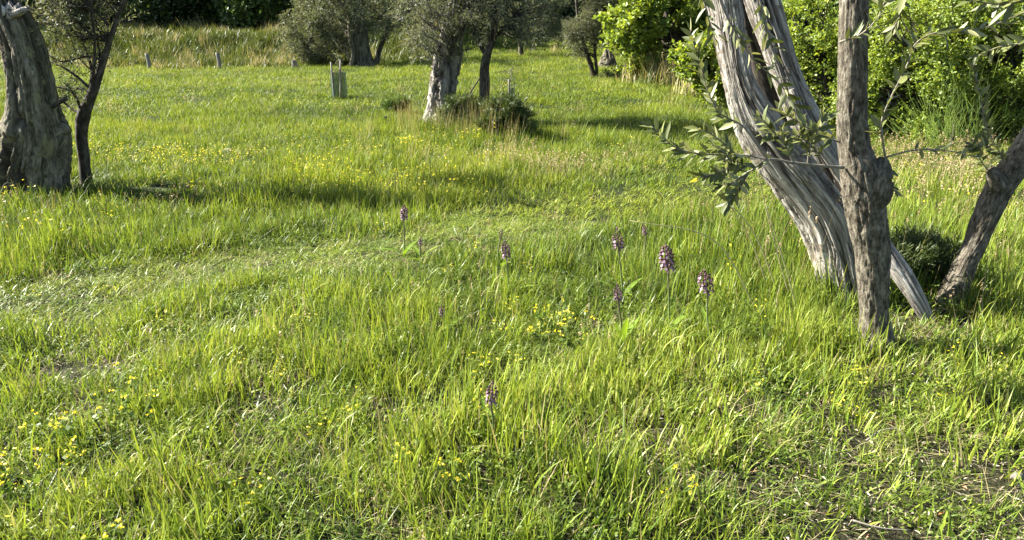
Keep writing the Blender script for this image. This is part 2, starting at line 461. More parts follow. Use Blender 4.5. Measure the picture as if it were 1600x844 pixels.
# ------------------------------------------------------------------ foliage
def leaf_cloud(rng, C, R, twigs, per, L, W, up=0.3, out=None, spread=0.7, tone_base=None, droop=0.0):
    """leaves set along twigs that radiate from every cluster centre; returns V, quads, tone, twig segments"""
    C = np.asarray(C, float); K = len(C); R = np.broadcast_to(np.asarray(R, float), (K,))
    td = unit(rng.normal(size=(K, twigs, 3)))
    if out is not None: td = td + out[:, None, :] * 0.7
    td[..., 2] += up
    td = unit(td)
    tl = R[:, None] * rng.uniform(0.5, 1.1, (K, twigs))
    t = rng.uniform(0.12, 1.0, (K, twigs, per))
    pos = C[:, None, None, :] + td[:, :, None, :] * (t * tl[..., None])[..., None]
    pos = pos + rng.normal(size=pos.shape) * (R[:, None, None, None] * 0.035)
    pos[..., 2] -= droop * (t * tl[..., None]) ** 2
    d = unit(td[:, :, None, :] * 0.7 + rng.normal(size=pos.shape) * spread)
    n = unit(np.cross(d, unit(rng.normal(size=pos.shape)))); s = np.cross(d, n)
    up_flip = np.where(n[..., 2:3] < 0, -1.0, 1.0); n = n * up_flip; s = np.cross(n, d)
    ln = L * rng.uniform(0.65, 1.3, pos.shape[:-1])[..., None]; w = W * rng.uniform(0.7, 1.25, pos.shape[:-1])[..., None]
    v0 = pos; v1 = pos + d * ln * 0.48 + s * w * 0.5; v2 = pos + d * ln - n * ln * 0.12; v3 = pos + d * ln * 0.48 - s * w * 0.5
    V = np.stack([v0, v3, v2, v1], -2).reshape(-1, 3)
    q = np.arange(len(V)).reshape(-1, 4)
    tb = rng.uniform(0, 1, (K, 1, 1)) if tone_base is None else np.asarray(tone_base)[:, None, None]
    tone = np.clip(0.45 * tb + 0.55 * rng.uniform(0, 1, pos.shape[:-1]), 0, 1).reshape(-1)
    tone = np.repeat(tone, 4)
    tips = C[:, None, :] + td * tl[..., None]
    return V, q, tone, (np.repeat(C, twigs, 0), tips.reshape(-1, 3))

def ellipsoid_clusters(rng, c, r, n, inner=0.45, wob=0.25):
    d = unit(rng.normal(size=(n * 3, 3)))
    gate = vn(d[:, 0] * 2.4 + c[1], d[:, 1] * 2.4, d[:, 2] * 2.4 + c[0], seed=13) + rng.normal(size=len(d)) * .12
    d = d[np.argsort(-gate)[:int(n * 1.7)]]; d = d[rng.permutation(len(d))[:n]]
    rad = rng.uniform(inner, 1.0, (n, 1))
    wobble = 1 + wob * vn(d[:, 0] * 2.1 + c[0], d[:, 1] * 2.1 + c[1], d[:, 2] * 2.1, seed=3)[:, None]
    return np.asarray(c) + d * rad * wobble * np.asarray(r), d

def twig_strips(mb, A, B, r):
    """thin three-sided twigs from A to B"""
    d = unit(B - A); a = unit(np.cross(d, np.array([0.31, 0.52, 0.79]))); b = np.cross(d, a); n = len(A)
    ring = []
    for k in range(3):
        th = 2 * np.pi * k / 3
        ring.append(A + (a * math.cos(th) + b * math.sin(th)) * r)
    V = np.stack(ring + [B], 1).reshape(-1, 3)
    base = np.arange(n) * 4
    F = np.concatenate([np.stack([base + k, base + (k + 1) % 3, base + 3], -1) for k in range(3)])
    mb.add(V, [F], {'bk': V, 'groove': np.zeros(len(V))})

def limbs_to(mb, rng, trunk_pts, C, frac, r0, r1=0.006, lo=0.35):
    k0 = int(len(trunk_pts) * lo)
    cand = trunk_pts[k0:]
    for c in C:
        if rng.uniform() > frac: continue
        dist = np.linalg.norm(cand - c, axis=1) + np.abs(cand[:, 2] - (c[2] - 0.35 * np.linalg.norm(cand[-1] - c))) * 0.8
        a = cand[int(np.argmin(dist))]
        mid = a * 0.5 + c * 0.5 + rng.normal(size=3) * 0.10 * np.linalg.norm(c - a) - np.array([0, 0, 0.06]) * np.linalg.norm(c - a)
        rr = r0 * rng.uniform(.5, 1.1); tube(mb, [a, mid, c], [rr, rr * 0.55, min(r1, rr * .5)], 6, 5, cap=False)

def olive_groove(seed, freq=3.0, amp=0.12, twist=0.6, along=0.9, sharp=1.0, fineamp=0.03):
    def f(TH, S, R):
        th = TH + twist * S
        base = vn(np.cos(th) * freq * 0.8 + 7, np.sin(th) * freq * 0.8, S * along, seed)
        rid = 1 - np.abs(vn(np.cos(th) * freq, np.sin(th) * freq, S * along * 0.7, seed + 3))
        g = rid ** (6 * sharp)
        fine = vn(np.cos(th) * freq * 4, np.sin(th) * freq * 4, S * along * 4, seed + 7)
        d = R * (amp * base - amp * 1.3 * g + fineamp * fine)
        return d, np.clip(g * 1.1 - 0.15, 0, 1)
    return f

def make_tree(name, label, cat, base, trunks, crowns, leafmat, barkmat, L, W, twigs=10, per=10, seed=1, group=None,
              limb_frac=0.6, limb_r=0.03, up=0.3, twig_r=0.0, disp=None, tn=24, tseg=14, spread=0.7, lo=0.35, droop=0.0):
    """trunks: list of (pts, radii); crowns: list of (centre, radii, n clusters, cluster radius)"""
    rng = np.random.default_rng(seed)
    base = np.asarray(base, float)
    root = thing(name, label, cat, base, group=group)
    tb = MB(); allp = []
    for i, (pts, rad) in enumerate(trunks):
        Pt, _ = tube(tb, pts, rad, tn, tseg, disp=disp(seed + i) if disp else olive_groove(seed + i, 2.2, 0.1))
        allp.append(Pt)
    tpts = np.concatenate(allp)
    Cs = []; Os = []; Rs = []
    for (c, r, n, cr) in crowns:
        C, d = ellipsoid_clusters(rng, c, r, n)
        Cs.append(C); Os.append(d); Rs.append(np.full(n, cr) * rng.uniform(0.7, 1.25, n))
    C = np.concatenate(Cs); O = np.concatenate(Os); R = np.concatenate(Rs)
    limbs_to(tb, rng, tpts, C, limb_frac, limb_r, lo=lo)
    V, q, tone, (A, B) = leaf_cloud(rng, C, R, twigs, per, L, W, up, O, spread, droop=droop)
    if twig_r: twig_strips(tb, A, B, twig_r)
    link('trunk', tb.mesh('trunk', [barkmat], base), root)
    link('crown', mesh_from('crown', V - base, [q], [leafmat], {'tone': ('FLOAT', tone)}, smooth=False), root)
    return root

# ------------------------------------------------------------------ the old split olive on the right
def zb(p, dz=0.0):
    """ground point below p"""
    return np.array([p[0], p[1], H1(p[0], p[1]) + dz])

def strand_disp(seed, freq, amp, twist, along, deep, grad=None):
    deep0 = deep
    def f(TH, S, R):
        deep = deep0 if grad is None else deep0 * (grad[2] + (1 - grad[2]) * sstep(grad[0], grad[1], S))
        th = TH + twist * S + .22 * vn(np.cos(TH) * 1.3, np.sin(TH) * 1.3, S * 2.6, seed + 12) + .1 * vn(np.cos(TH) * 3, np.sin(TH) * 3, S * 7, seed + 13)
        stp = np.floor(vn(np.cos(TH) * 2.6, np.sin(TH) * 2.6, S * 2.4, seed + 21) * 3 + .25 * vn(np.cos(TH) * 9, np.sin(TH) * 9, S * 12, seed + 22)) / 3
        th = th + .3 * stp
        a = vn(np.cos(th) * freq * 0.5 + 3, np.sin(th) * freq * 0.5, S * along, seed)
        r1 = 1 - np.abs(vn(np.cos(th) * freq, np.sin(th) * freq, S * along, seed + 1))
        r2 = 1 - np.abs(vn(np.cos(th) * freq * 2.6, np.sin(th) * freq * 2.6, S * along * 1.6, seed + 2))
        r3 = vn(np.cos(th) * freq * 6, np.sin(th) * freq * 6, S * along * 3, seed + 5)
        r4 = 1 - np.abs(vn(np.cos(th) * freq * 5.0, np.sin(th) * freq * 5.0, S * along * 2.2, seed + 6))
        g1 = r1 ** 8; g2 = r2 ** 8; g4 = r4 ** 7
        mod = np.clip(0.5 + 1.3 * vn(np.cos(th) * 1.8, np.sin(th) * 1.8, S * 1.1, seed + 9), 0, 1)
        mod2 = np.clip(0.45 + 1.3 * vn(np.cos(th) * 4, np.sin(th) * 4, S * 2.0, seed + 10), 0, 1)
        d = R * (amp * a - deep * g1 * mod - deep * 0.6 * g2 * mod2 - deep * 0.28 * g4 + 0.06 * r3 + .07 * stp)
        kn = np.clip(vn(np.cos(TH) * 2.2, np.sin(TH) * 2.2, S * 3.2, seed + 14) * 2.4 - 1.1, 0, 1)
        d = d - R * .3 * kn; g1 = np.maximum(g1, kn * .9 / np.maximum(mod, .3))
        return d, np.clip(g1 * mod * 1.2 + g2 * mod2 * 1.1 + g4 * 0.45 - 0.1, 0, 1)
    return f

def build_split_trunk():
    base = zb(P(1318, 455, 4.2))
    root = thing('olive_tree', 'old olive trunk split into pale weathered twisted strands, leaning left behind the brown stem', 'olive tree', base)
    mb = MB()
    spec = [(1336, 525, 50, 4.18), (1331, 480, 42, 4.18), (1322, 440, 38, 4.18), (1309, 390, 38, 4.2), (1291, 345, 37, 4.21), (1261, 300, 36, 4.23), (1222, 250, 36, 4.25),
            (1184, 195, 31, 4.28), (1155, 130, 21, 4.3), (1141, 60, 22, 4.33), (1131, 0, 24, 4.36), (1116, -80, 28, 4.4), (1098, -160, 28, 4.45), (1060, -260, 24, 4.5), (1010, -360, 18, 4.55)]
    p, r = pxtube(spec)
    tube(mb, p, r, 260, 200, strand_disp(21, 3.6, 0.10, 0.2, 0.5, 0.5, (.75, 1.25, .3)), ex=0.55, ey=1.16, turn=.6)
    link('trunk', mb.mesh('trunk', [M_OLDWOOD], base), root)
    mb = MB()
    spec = [(1345, 400, 22, 4.3), (1328, 330, 20, 4.3), (1307, 285, 22, 4.32), (1285, 240, 23, 4.33), (1260, 190, 22, 4.35), (1233, 130, 20, 4.37), (1209, 60, 22, 4.4),
            (1190, 0, 25, 4.43), (1178, -80, 30, 4.46), (1174, -170, 30, 4.5), (1190, -280, 26, 4.55), (1225, -400, 18, 4.6)]
    p, r = pxtube(spec)
    tube(mb, p, r, 200, 120, strand_disp(44, 2.8, 0.12, 0.4, 0.6, 0.34), ex=.75, ey=1.08, turn=.5)
    link('strand', mb.mesh('strand', [M_OLDWOOD], base), root, label='darker right strand of the split trunk')
    # recessed heartwood between the two; its dark colour stands in for the hollow's shade
    mb = MB()
    spec = [(1345, 420, 30, 4.6), (1315, 340, 30, 4.62), (1280, 270, 28, 4.64), (1238, 190, 26, 4.66), (1200, 120, 27, 4.68), (1176, 50, 27, 4.7), (1156, -40, 30, 4.72), (1140, -160, 26, 4.75)]
    p, r = pxtube(spec)
    tube(mb, p, r, 120, 60, strand_disp(61, 2.4, 0.12, 0.3, 0.6, 0.3))
    link('heartwood', mb.mesh('heartwood', [M_BARKDK], base), root, label='heartwood deep in the split, coloured dark for the shade of the hollow')
    # slivers: one in the cavity, one that runs out right to the ground behind the stem
    mb = MB()
    for sp, sd in (([(1340, 320, 11, 4.2), (1322, 288, 10, 4.2), (1298, 250, 10, 4.2), (1272, 212, 9, 4.22), (1250, 172, 7, 4.25), (1236, 140, 5, 4.3)], 3),):
        p, r = pxtube(sp); tube(mb, p, r, 60, 24, strand_disp(sd, 2.0, 0.15, 0.2, 0.8, 0.25))
    link('splinter', mb.mesh('splinter', [M_OLDWOOD], base), root)
    mb = MB()
    p, r = pxtube([(1330, 310, 15, 4.22), (1350, 345, 17, 4.15), (1378, 385, 17, 4.05), (1408, 430, 17, 3.97), (1436, 475, 13, 3.9), (1460, 518, 7, 3.86)])
    tube(mb, p, r, 90, 40, strand_disp(8, 2.2, 0.18, 0.3, 0.8, 0.35), ex=0.6)
    link('splinter', mb.mesh('splinter', [M_OLDWOOD], base), root)
build_split_trunk()

# ---- olive leaf meshes (near)
def leaf_mesh(name, L, W, bend, fold, n=5):
    t = np.linspace(0, 1, n + 1)
    w = W * 0.5 * np.sin(np.pi * np.clip(t, 0, 1) ** 0.8) ** 0.8; w[0] = W * 0.08; w[-1] = 0.0005
    x = L * t; z = -bend * L * t ** 2
    V = []; 
    for i in range(n + 1):
        V += [(x[i], -w[i], z[i] + fold * w[i]), (x[i], 0, z[i]), (x[i], w[i], z[i] + fold * w[i])]
    F = []
    for i in range(n):
        a = 3 * i
        F += [(a, a + 3, a + 4, a + 1), (a + 1, a + 4, a + 5, a + 2)]
    return V, F, np.repeat(t, 3)

LEAF_ME = []
for k, (L, W, b, f) in enumerate([(0.075, 0.024, 0.08, 0.4), (0.066, 0.022, 0.2, 0.3), (0.08, 0.0215, -0.06, 0.5), (0.06, 0.021, 0.12, 0.25), (0.072, 0.025, 0.02, 0.2)]):
    V, F, t = leaf_mesh('leaf', L, W, b, f)
    LEAF_ME.append(mesh_from('leaf', V, [F], [M_OLIVE], {'tone': ('FLOAT', np.full(len(V), 0.15 + 0.18 * k))}))
_ylf = mat_leaf('yellowed_leaf', [(0, (0.5, 0.42, 0.05)), (1, (0.5, 0.42, 0.05))], 0.3)
V, F, t = leaf_mesh('leaf', 0.066, 0.018, 0.1, 0.3)
LEAF_YELLOW = mesh_from('leaf', V, [F], [_ylf], {'tone': ('FLOAT', np.full(len(V), 0.5))})

def leafy_branch(rng, root, base, pts, r0, r1, spacing=0.036, start=0.15, size=1.0, leaves=True, yellow=None, budget=None):
    """a twig with opposite leaves; every leaf an object of its own under the branch"""
    pts = np.asarray(pts, float)
    n = max(8, int(len(pts) * 5))
    mb = MB()
    Pt, R = tube(mb, pts, np.linspace(r0, r1, len(pts)), n, 7, disp=lambda T, S, R: (R * 0.18 * vn(np.cos(T) * 2, np.sin(T) * 2, S * 40, 4), 0 * T))
    br = link('branch', mb.mesh('branch', [M_TWIG], base), root)
    if not leaves: return br
    seg = np.concatenate([[0], np.cumsum(np.linalg.norm(np.diff(Pt, axis=0), axis=1))]); tot = seg[-1]
    spacing *= 0.53
    s = start * tot; ph = rng.uniform(0, 6.28); cnt = 0
    while s < tot + 0.001:
        c = np.array([np.interp(s, seg, Pt[:, k]) for k in range(3)])
        c2 = np.array([np.interp(min(s + 0.01, tot), seg, Pt[:, k]) for k in range(3)]); c1 = np.array([np.interp(max(s - 0.01, 0), seg, Pt[:, k]) for k in range(3)])
        T = (c2 - c1) / max(np.linalg.norm(c2 - c1), 1e-6)
        a = np.cross(T, [0, 0, 1.0]); a = a / max(np.linalg.norm(a), 1e-6); b = np.cross(a, T)
        end = s > tot - spacing
        for side in (0, 1):
            if rng.uniform() < 0.06: continue
            th = ph + side * math.pi + rng.normal() * 0.25
            o = a * math.cos(th) + b * math.sin(th)
            k = 0.35 if end else rng.uniform(0.6, 1.0)
            k *= rng.uniform(.6, 1.25); d = T * (1 - 0.35 * k) + o * k; d[2] += rng.normal() * 0.1; d /= np.linalg.norm(d)
            up = np.array([-.15, -.25, 0.75]) + T * 0.4 + rng.normal(size=3) * 0.55
            nrm = up - d * up.dot(d); nrm /= np.linalg.norm(nrm); sd = np.cross(nrm, d)
            m = Matrix(((d[0], sd[0], nrm[0], 0), (d[1], sd[1], nrm[1], 0), (d[2], sd[2], nrm[2], 0), (0, 0, 0, 1)))
            lf = bpy.data.objects.new('leaf', LEAF_ME[int(rng.integers(len(LEAF_ME)))])
            if yellow and rng.uniform() < yellow: lf = bpy.data.objects.new('leaf', LEAF_YELLOW)
            COL.objects.link(lf); lf.parent = br
            sc = size * rng.uniform(0.68, 1.2) * (0.75 if end else 1.0)
            lf.rotation_mode = 'QUATERNION'; lf.rotation_quaternion = m.to_quaternion()
            lf.location = [float(v) for v in (c - base)]; lf.scale = (sc, sc, sc)
            cnt += 1
        ph += math.pi / 2 + rng.normal() * 0.2
        s += spacing * rng.uniform(0.8, 1.25)
    return br

def plates(seed):
    """flaky bark of the younger stems"""
    def f(TH, S, R):
        u = 3.0
        a = vn(np.cos(TH) * 0.9, np.sin(TH) * 0.9, S * 2.2, seed)
        b = vn(np.cos(TH) * u * 2, np.sin(TH) * u * 2, S * 8, seed + 1)
        c = vn(np.cos(TH) * u * 4.5, np.sin(TH) * u * 4.5, S * 24, seed + 2)
        g = np.clip(1 - np.abs(b + .35 * c) * 4.5, 0, 1)
        return R * (0.07 * a + 0.045 * b + 0.045 * c - 0.06 * g), np.clip(g * 0.7, 0, 1)
    return f

def build_stem():
    rng = np.random.default_rng(77)
    spec = [(1372, 575, 50, 3.52), (1369, 545, 33, 3.53), (1366, 500, 22, 3.55), (1364, 440, 24, 3.56), (1362, 395, 26, 3.56), (1355, 345, 29, 3.56), (1350, 300, 31, 3.56), (1344, 265, 29, 3.56), (1337, 238, 25, 3.57),
            (1332, 200, 23, 3.57), (1333, 130, 22.5, 3.57), (1333, 60, 22, 3.58), (1334, 0, 21.5, 3.6), (1337, -90, 20, 3.62), (1330, -200, 18, 3.66), (1345, -330, 14, 3.7), (1335, -470, 9, 3.75)]
    p, r = pxtube(spec)
    base = zb(p[1])
    root = thing('olive_tree', 'upright young olive stem with flaky brown bark and a knobby burl, nearest the viewer', 'olive tree', base)
    mb = MB()
    Pt, _ = tube(mb, p, r, 420, 96, plates(5))
    kp, kr = pxtube([(1358, 335, 16, 3.54), (1366, 305, 24, 3.53), (1371, 278, 23, 3.525), (1377, 258, 15, 3.53), (1380, 246, 6, 3.53)])
    tube(mb, kp, kr, 40, 48, plates(15))
    link('trunk', mb.mesh('trunk', [M_BARK], base), root)
    Y = lambda pts: np.array([P(a, b, c) for a, b, c in pts])
    B = lambda pts, **kw: leafy_branch(rng, root, base, Y(pts), kw.pop('r0', 0.0045), kw.pop('r1', 0.002), **kw)
    # low left branch and its side twigs
    B([(1318, 262, 3.53), (1280, 259, 3.47), (1235, 254, 3.42), (1200, 250, 3.38), (1172, 268, 3.36), (1148, 284, 3.34), (1128, 290, 3.32)], r0=0.008, start=0.62, spacing=0.04)
    B([(1200, 250, 3.38), (1166, 243, 3.37), (1130, 242, 3.36), (1104, 241, 3.35), (1078, 238, 3.34), (1054, 230, 3.33), (1034, 213, 3.33), (1017, 195, 3.33)], spacing=0.033)
    B([(1180, 262, 3.37), (1150, 258, 3.33), (1122, 270, 3.3), (1092, 278, 3.28)], spacing=0.032, yellow=0.06)
    B([(1166, 275, 3.36), (1155, 292, 3.33), (1146, 308, 3.31), (1130, 322, 3.3)], spacing=0.03)
    B([(1150, 242, 3.36), (1128, 222, 3.34), (1108, 208, 3.33), (1088, 200, 3.32)], spacing=0.036, yellow=0.06)
    B([(1199, 249, 3.38), (1178, 220, 3.36), (1158, 195, 3.35), (1138, 185, 3.34), (1122, 175, 3.33), (1110, 152, 3.32), (1102, 130, 3.31), (1094, 100, 3.3), (1084, 70, 3.3), (1078, 44, 3.3)], spacing=0.036, start=0.3)
    B([(1150, 266, 3.35), (1140, 250, 3.3), (1128, 236, 3.27), (1112, 226, 3.25)], spacing=0.034)
    # twigs in front of the split
    B([(1290, 260, 3.5), (1272, 232, 3.46), (1250, 214, 3.44), (1225, 206, 3.42), (1195, 208, 3.4)], spacing=0.033)
    B([(1312, 222, 3.53), (1288, 214, 3.48), (1262, 200, 3.45), (1240, 186, 3.43), (1222, 176, 3.42)], spacing=0.034)
    B([(1240, 254, 3.43), (1226, 226, 3.4), (1206, 204, 3.38), (1186, 182, 3.36)], spacing=0.034)
    B([(1262, 256, 3.46), (1266, 228, 3.43), (1280, 200, 3.41), (1288, 172, 3.4)], spacing=0.036)
    B([(1120, -60, 3.3), (1122, -10, 3.28), (1150, 52, 3.28), (1180, 96, 3.29), (1212, 124, 3.3), (1236, 156, 3.31), (1252, 186, 3.32)], spacing=0.05, start=0.3)
    B([(1180, -30, 3.25), (1192, 20, 3.25), (1202, 56, 3.25), (1212, 92, 3.25)], spacing=0.05, start=0.3, size=1.05)
    B([(1085, -60, 3.2), (1096, -15, 3.2), (1106, 25, 3.2), (1118, 62, 3.2)], spacing=0.045, start=0.3)
    # right side: upright twig, its long side spray, the arch
    B([(1386, 262, 3.52), (1380, 225, 3.49), (1378, 188, 3.47), (1392, 153, 3.46), (1417, 103, 3.45), (1431, 68, 3.44), (1452, 54, 3.43), (1488, 51, 3.42), (1542, 42, 3.4), (1600, 20, 3.38), (1660, -5, 3.36)], r0=0.005, spacing=0.055, size=1.05)
    B([(1386, 258, 3.52), (1388, 275, 3.5), (1392, 292, 3.47), (1399, 300, 3.45)], spacing=0.03, size=0.8)
    B([(1384, 246, 3.52), (1416, 237, 3.5), (1452, 234, 3.5), (1490, 237, 3.5), (1522, 246, 3.5)], spacing=0.055, size=0.8, start=0.25)
    # sprays hanging in from above
    B([(1312, 66, 3.5), (1346, 53, 3.44), (1371, 28, 3.42), (1385, -5, 3.42)], spacing=0.045, start=0.1)
    B([(1700, -30, 3.2), (1640, 40, 3.2), (1600, 66, 3.2), (1560, 74, 3.2), (1530, 86, 3.2)], spacing=0.04, start=0.2, size=1.05)
    B([(1640, -20, 3.1), (1590, 2, 3.1), (1548, 6, 3.1), (1500, -10, 3.1)], spacing=0.045, start=0.1, size=1.1)
    B([(1400, -40, 3.3), (1412, -8, 3.3), (1406, 25, 3.3), (1392, 50, 3.3)], spacing=0.045, start=0.2)
    # crown above the frame
    V, q, tone, (A, Bt) = leaf_cloud(rng, *(lambda C: (C, 0.3))(ellipsoid_clusters(rng, Pt[-1] + np.array([0.1, 0.2, 0.55]), (0.95, 0.9, 0.55), 40)[0]), 9, 10, 0.065, 0.015)
    tb = MB(); twig_strips(tb, A, Bt, 0.003)
    link('twigs', tb.mesh('twigs', [M_TWIG], base), root, kind='stuff')
    link('crown', mesh_from('crown', V - base, [q], [M_OLIVE], {'tone': ('FLOAT', tone)}, smooth=False), root, kind='stuff')
build_stem()

def build_leaning():
    rng = np.random.default_rng(91)
    spec = [(1484, 480, 27, 4.2), (1494, 450, 21, 4.22), (1506, 415, 17, 4.24), (1523, 380, 16.5, 4.25), (1541, 335, 19, 4.25), (1561, 295, 19.5, 4.25), (1588, 255, 20, 4.24), (1625, 205, 21, 4.22), (1668, 140, 21, 4.2), (1705, 60, 21, 4.2), (1730, -40, 18, 4.2), (1740, -160, 13, 4.2), (1735, -280, 8, 4.2)]
    p, r = pxtube(spec); base = zb(p[1])
    root = thing('olive_tree', 'dark rough olive stem leaning to the right at the right edge', 'olive tree', base)
    mb = MB(); Pt, _ = tube(mb, p, r, 320, 80, plates(35))
    kp, kr = pxtube([(1560, 290, 14, 4.2), (1552, 272, 11, 4.18), (1546, 262, 6, 4.17)])
    tube(mb, kp, kr, 20, 20, plates(37))
    link('trunk', mb.mesh('trunk', [M_BARK], base), root, label='leaning trunk with cracked bark')
    Y = lambda pts: np.array([P(a, b, c) for a, b, c in pts])
    B = lambda pts, **kw: leafy_branch(rng, root, base, Y(pts), kw.pop('r0', 0.004), kw.pop('r1', 0.0012), **kw)
    B([(1550, 276, 4.18), (1536, 256, 4.15), (1526, 240, 4.12), (1518, 222, 4.1)], spacing=0.035)
    B([(1570, 258, 4.2), (1560, 235, 4.16), (1548, 215, 4.13), (1540, 200, 4.12)], spacing=0.033)
    B([(1552, 235, 4.15), (1536, 226, 4.12), (1520, 232, 4.1), (1505, 240, 4.08)], spacing=0.033)
    B([(1545, 215, 4.13), (1536, 175, 4.08), (1530, 140, 4.06), (1522, 112, 4.05), (1513, 88, 4.05)], spacing=0.05)
    C = ellipsoid_clusters(rng, Pt[-1] + np.array([0.2, 0, 0.1]), (0.9, 0.9, 0.6), 30)[0]
    V, q, tone, (A, Bt) = leaf_cloud(rng, C, 0.3, 9, 10, 0.065, 0.015)
    tb = MB(); twig_strips(tb, A, Bt, 0.003)
    link('twigs', tb.mesh('twigs', [M_TWIG], base), root, kind='stuff')
    link('crown', mesh_from('crown', V - base, [q], [M_OLIVE], {'tone': ('FLOAT', tone)}, smooth=False), root, kind='stuff')
build_leaning()

# ------------------------------------------------------------------ left: dead trunk and thin olive
def build_dead_trunk():
    Y0 = 7.3
    spec = [(42, 325, 72), (46, 295, 60), (50, 262, 53), (54, 235, 51), (57, 208, 49), (54, 185, 43), (50, 155, 37), (44, 120, 35), (37, 80, 33), (25, 45, 30), (11, 17, 25), (4, -6, 20), (2, -24, 12)]
    p, r = pxtube(spec, Y0); base = zb(p[1])
    root = thing('dead_tree', 'broken dead olive trunk with grey bare wood at the left edge', 'dead tree', base)
    mb = MB()
    def disp(TH, S, R):
        d, g = strand_disp(11, 3.0, 0.12, 0.25, 0.8, 0.3)(TH, S, R); d = d + R * .06 * fbm(np.cos(TH) * 3, np.sin(TH) * 3, S * 3, 19, 4)
        for (t0, s0, wt, ws, a) in ((-0.15, 0.95, 0.16, 0.05, -0.16), (0.25, 0.3, 0.14, 0.16, -0.3), (-0.5, 0.28, 0.12, 0.14, -0.22), (0.7, 1.35, 0.35, 0.12, 0.14)):
            dt = np.angle(np.exp(1j * (TH - t0)))
            k = np.exp(-(dt / wt) ** 2 - ((S - s0) / ws) ** 2)
            d = d + R * a * k
            if a < 0: g = np.maximum(g, k)
        top = S.max()
        jag = 0.10 * vn(np.cos(TH) * 2.5, np.sin(TH) * 2.5, 0 * S, 71)
        d = d * (1 - 0.0 * jag)
        return d, g
    tube(mb, p, r, 150, 120, disp, ex=0.85)
    kp, kr = pxtube([(66, 232, 30, Y0), (88, 215, 22, Y0), (103, 204, 11, Y0), (110, 207, 4, Y0)])
    tube(mb, kp, kr, 40, 40, olive_groove(13, 1.5, 0.1, 0.0, 1.0))
    link('trunk', mb.mesh('trunk', [M_GREYWOOD], base), root)
    mb = MB()
    kp, kr = pxtube([(82, 168, 3.4, Y0 - .05), (92, 161, 3.2, Y0 - .1), (103, 154, 3.4, Y0 - .14)])
    tube(mb, kp, kr, 8, 8); link('stub', mb.mesh('stub', [M_BARKDK], base), root)
    # splintered pale top
    mb = MB(); rng = np.random.default_rng(4)
    out_ = [(-14, 38), (-4, 37), (8, 35), (20, 32), (33, 25), (46, 15), (40, 10), (34, 14), (30, 3), (22, 10), (15, -3), (7, 9), (-3, 1), (-14, 8)]
    mid_ = [(a * .72 + 3, b * .72 + 5) for a, b in out_]
    yy = lambda a: Y0 - .15 - (a - 15) * .0028
    ring = [np.array([P(a, b, yy(a) + .09) for a, b in out_]), np.array([P(a, b, yy(a) + .012 * rng.normal()) for a, b in mid_]), np.array([P(a * .4 + 9, b * .4 + 11, yy(a * .4 + 9) + .012 * rng.normal()) for a, b in mid_])]
    VV = np.concatenate(ring + [P(12, 18, yy(12))[None]]); n = len(out_); j_ = np.arange(n); j2_ = (j_ + 1) % n
    qq = np.concatenate([np.stack([r * n + j_, r * n + j2_, (r + 1) * n + j2_, (r + 1) * n + j_], -1) for r in (0, 1)])
    tt_ = np.stack([2 * n + j_, 2 * n + j2_, np.full(n, 3 * n)], -1)
    mb.add(VV, [qq, tt_], {'bk': VV - base, 'groove': np.zeros(len(VV))})
    link('broken_top', mb.mesh('broken_top', [M_OLDWOOD], base), root, label='pale splintered broken top')
build_dead_trunk()

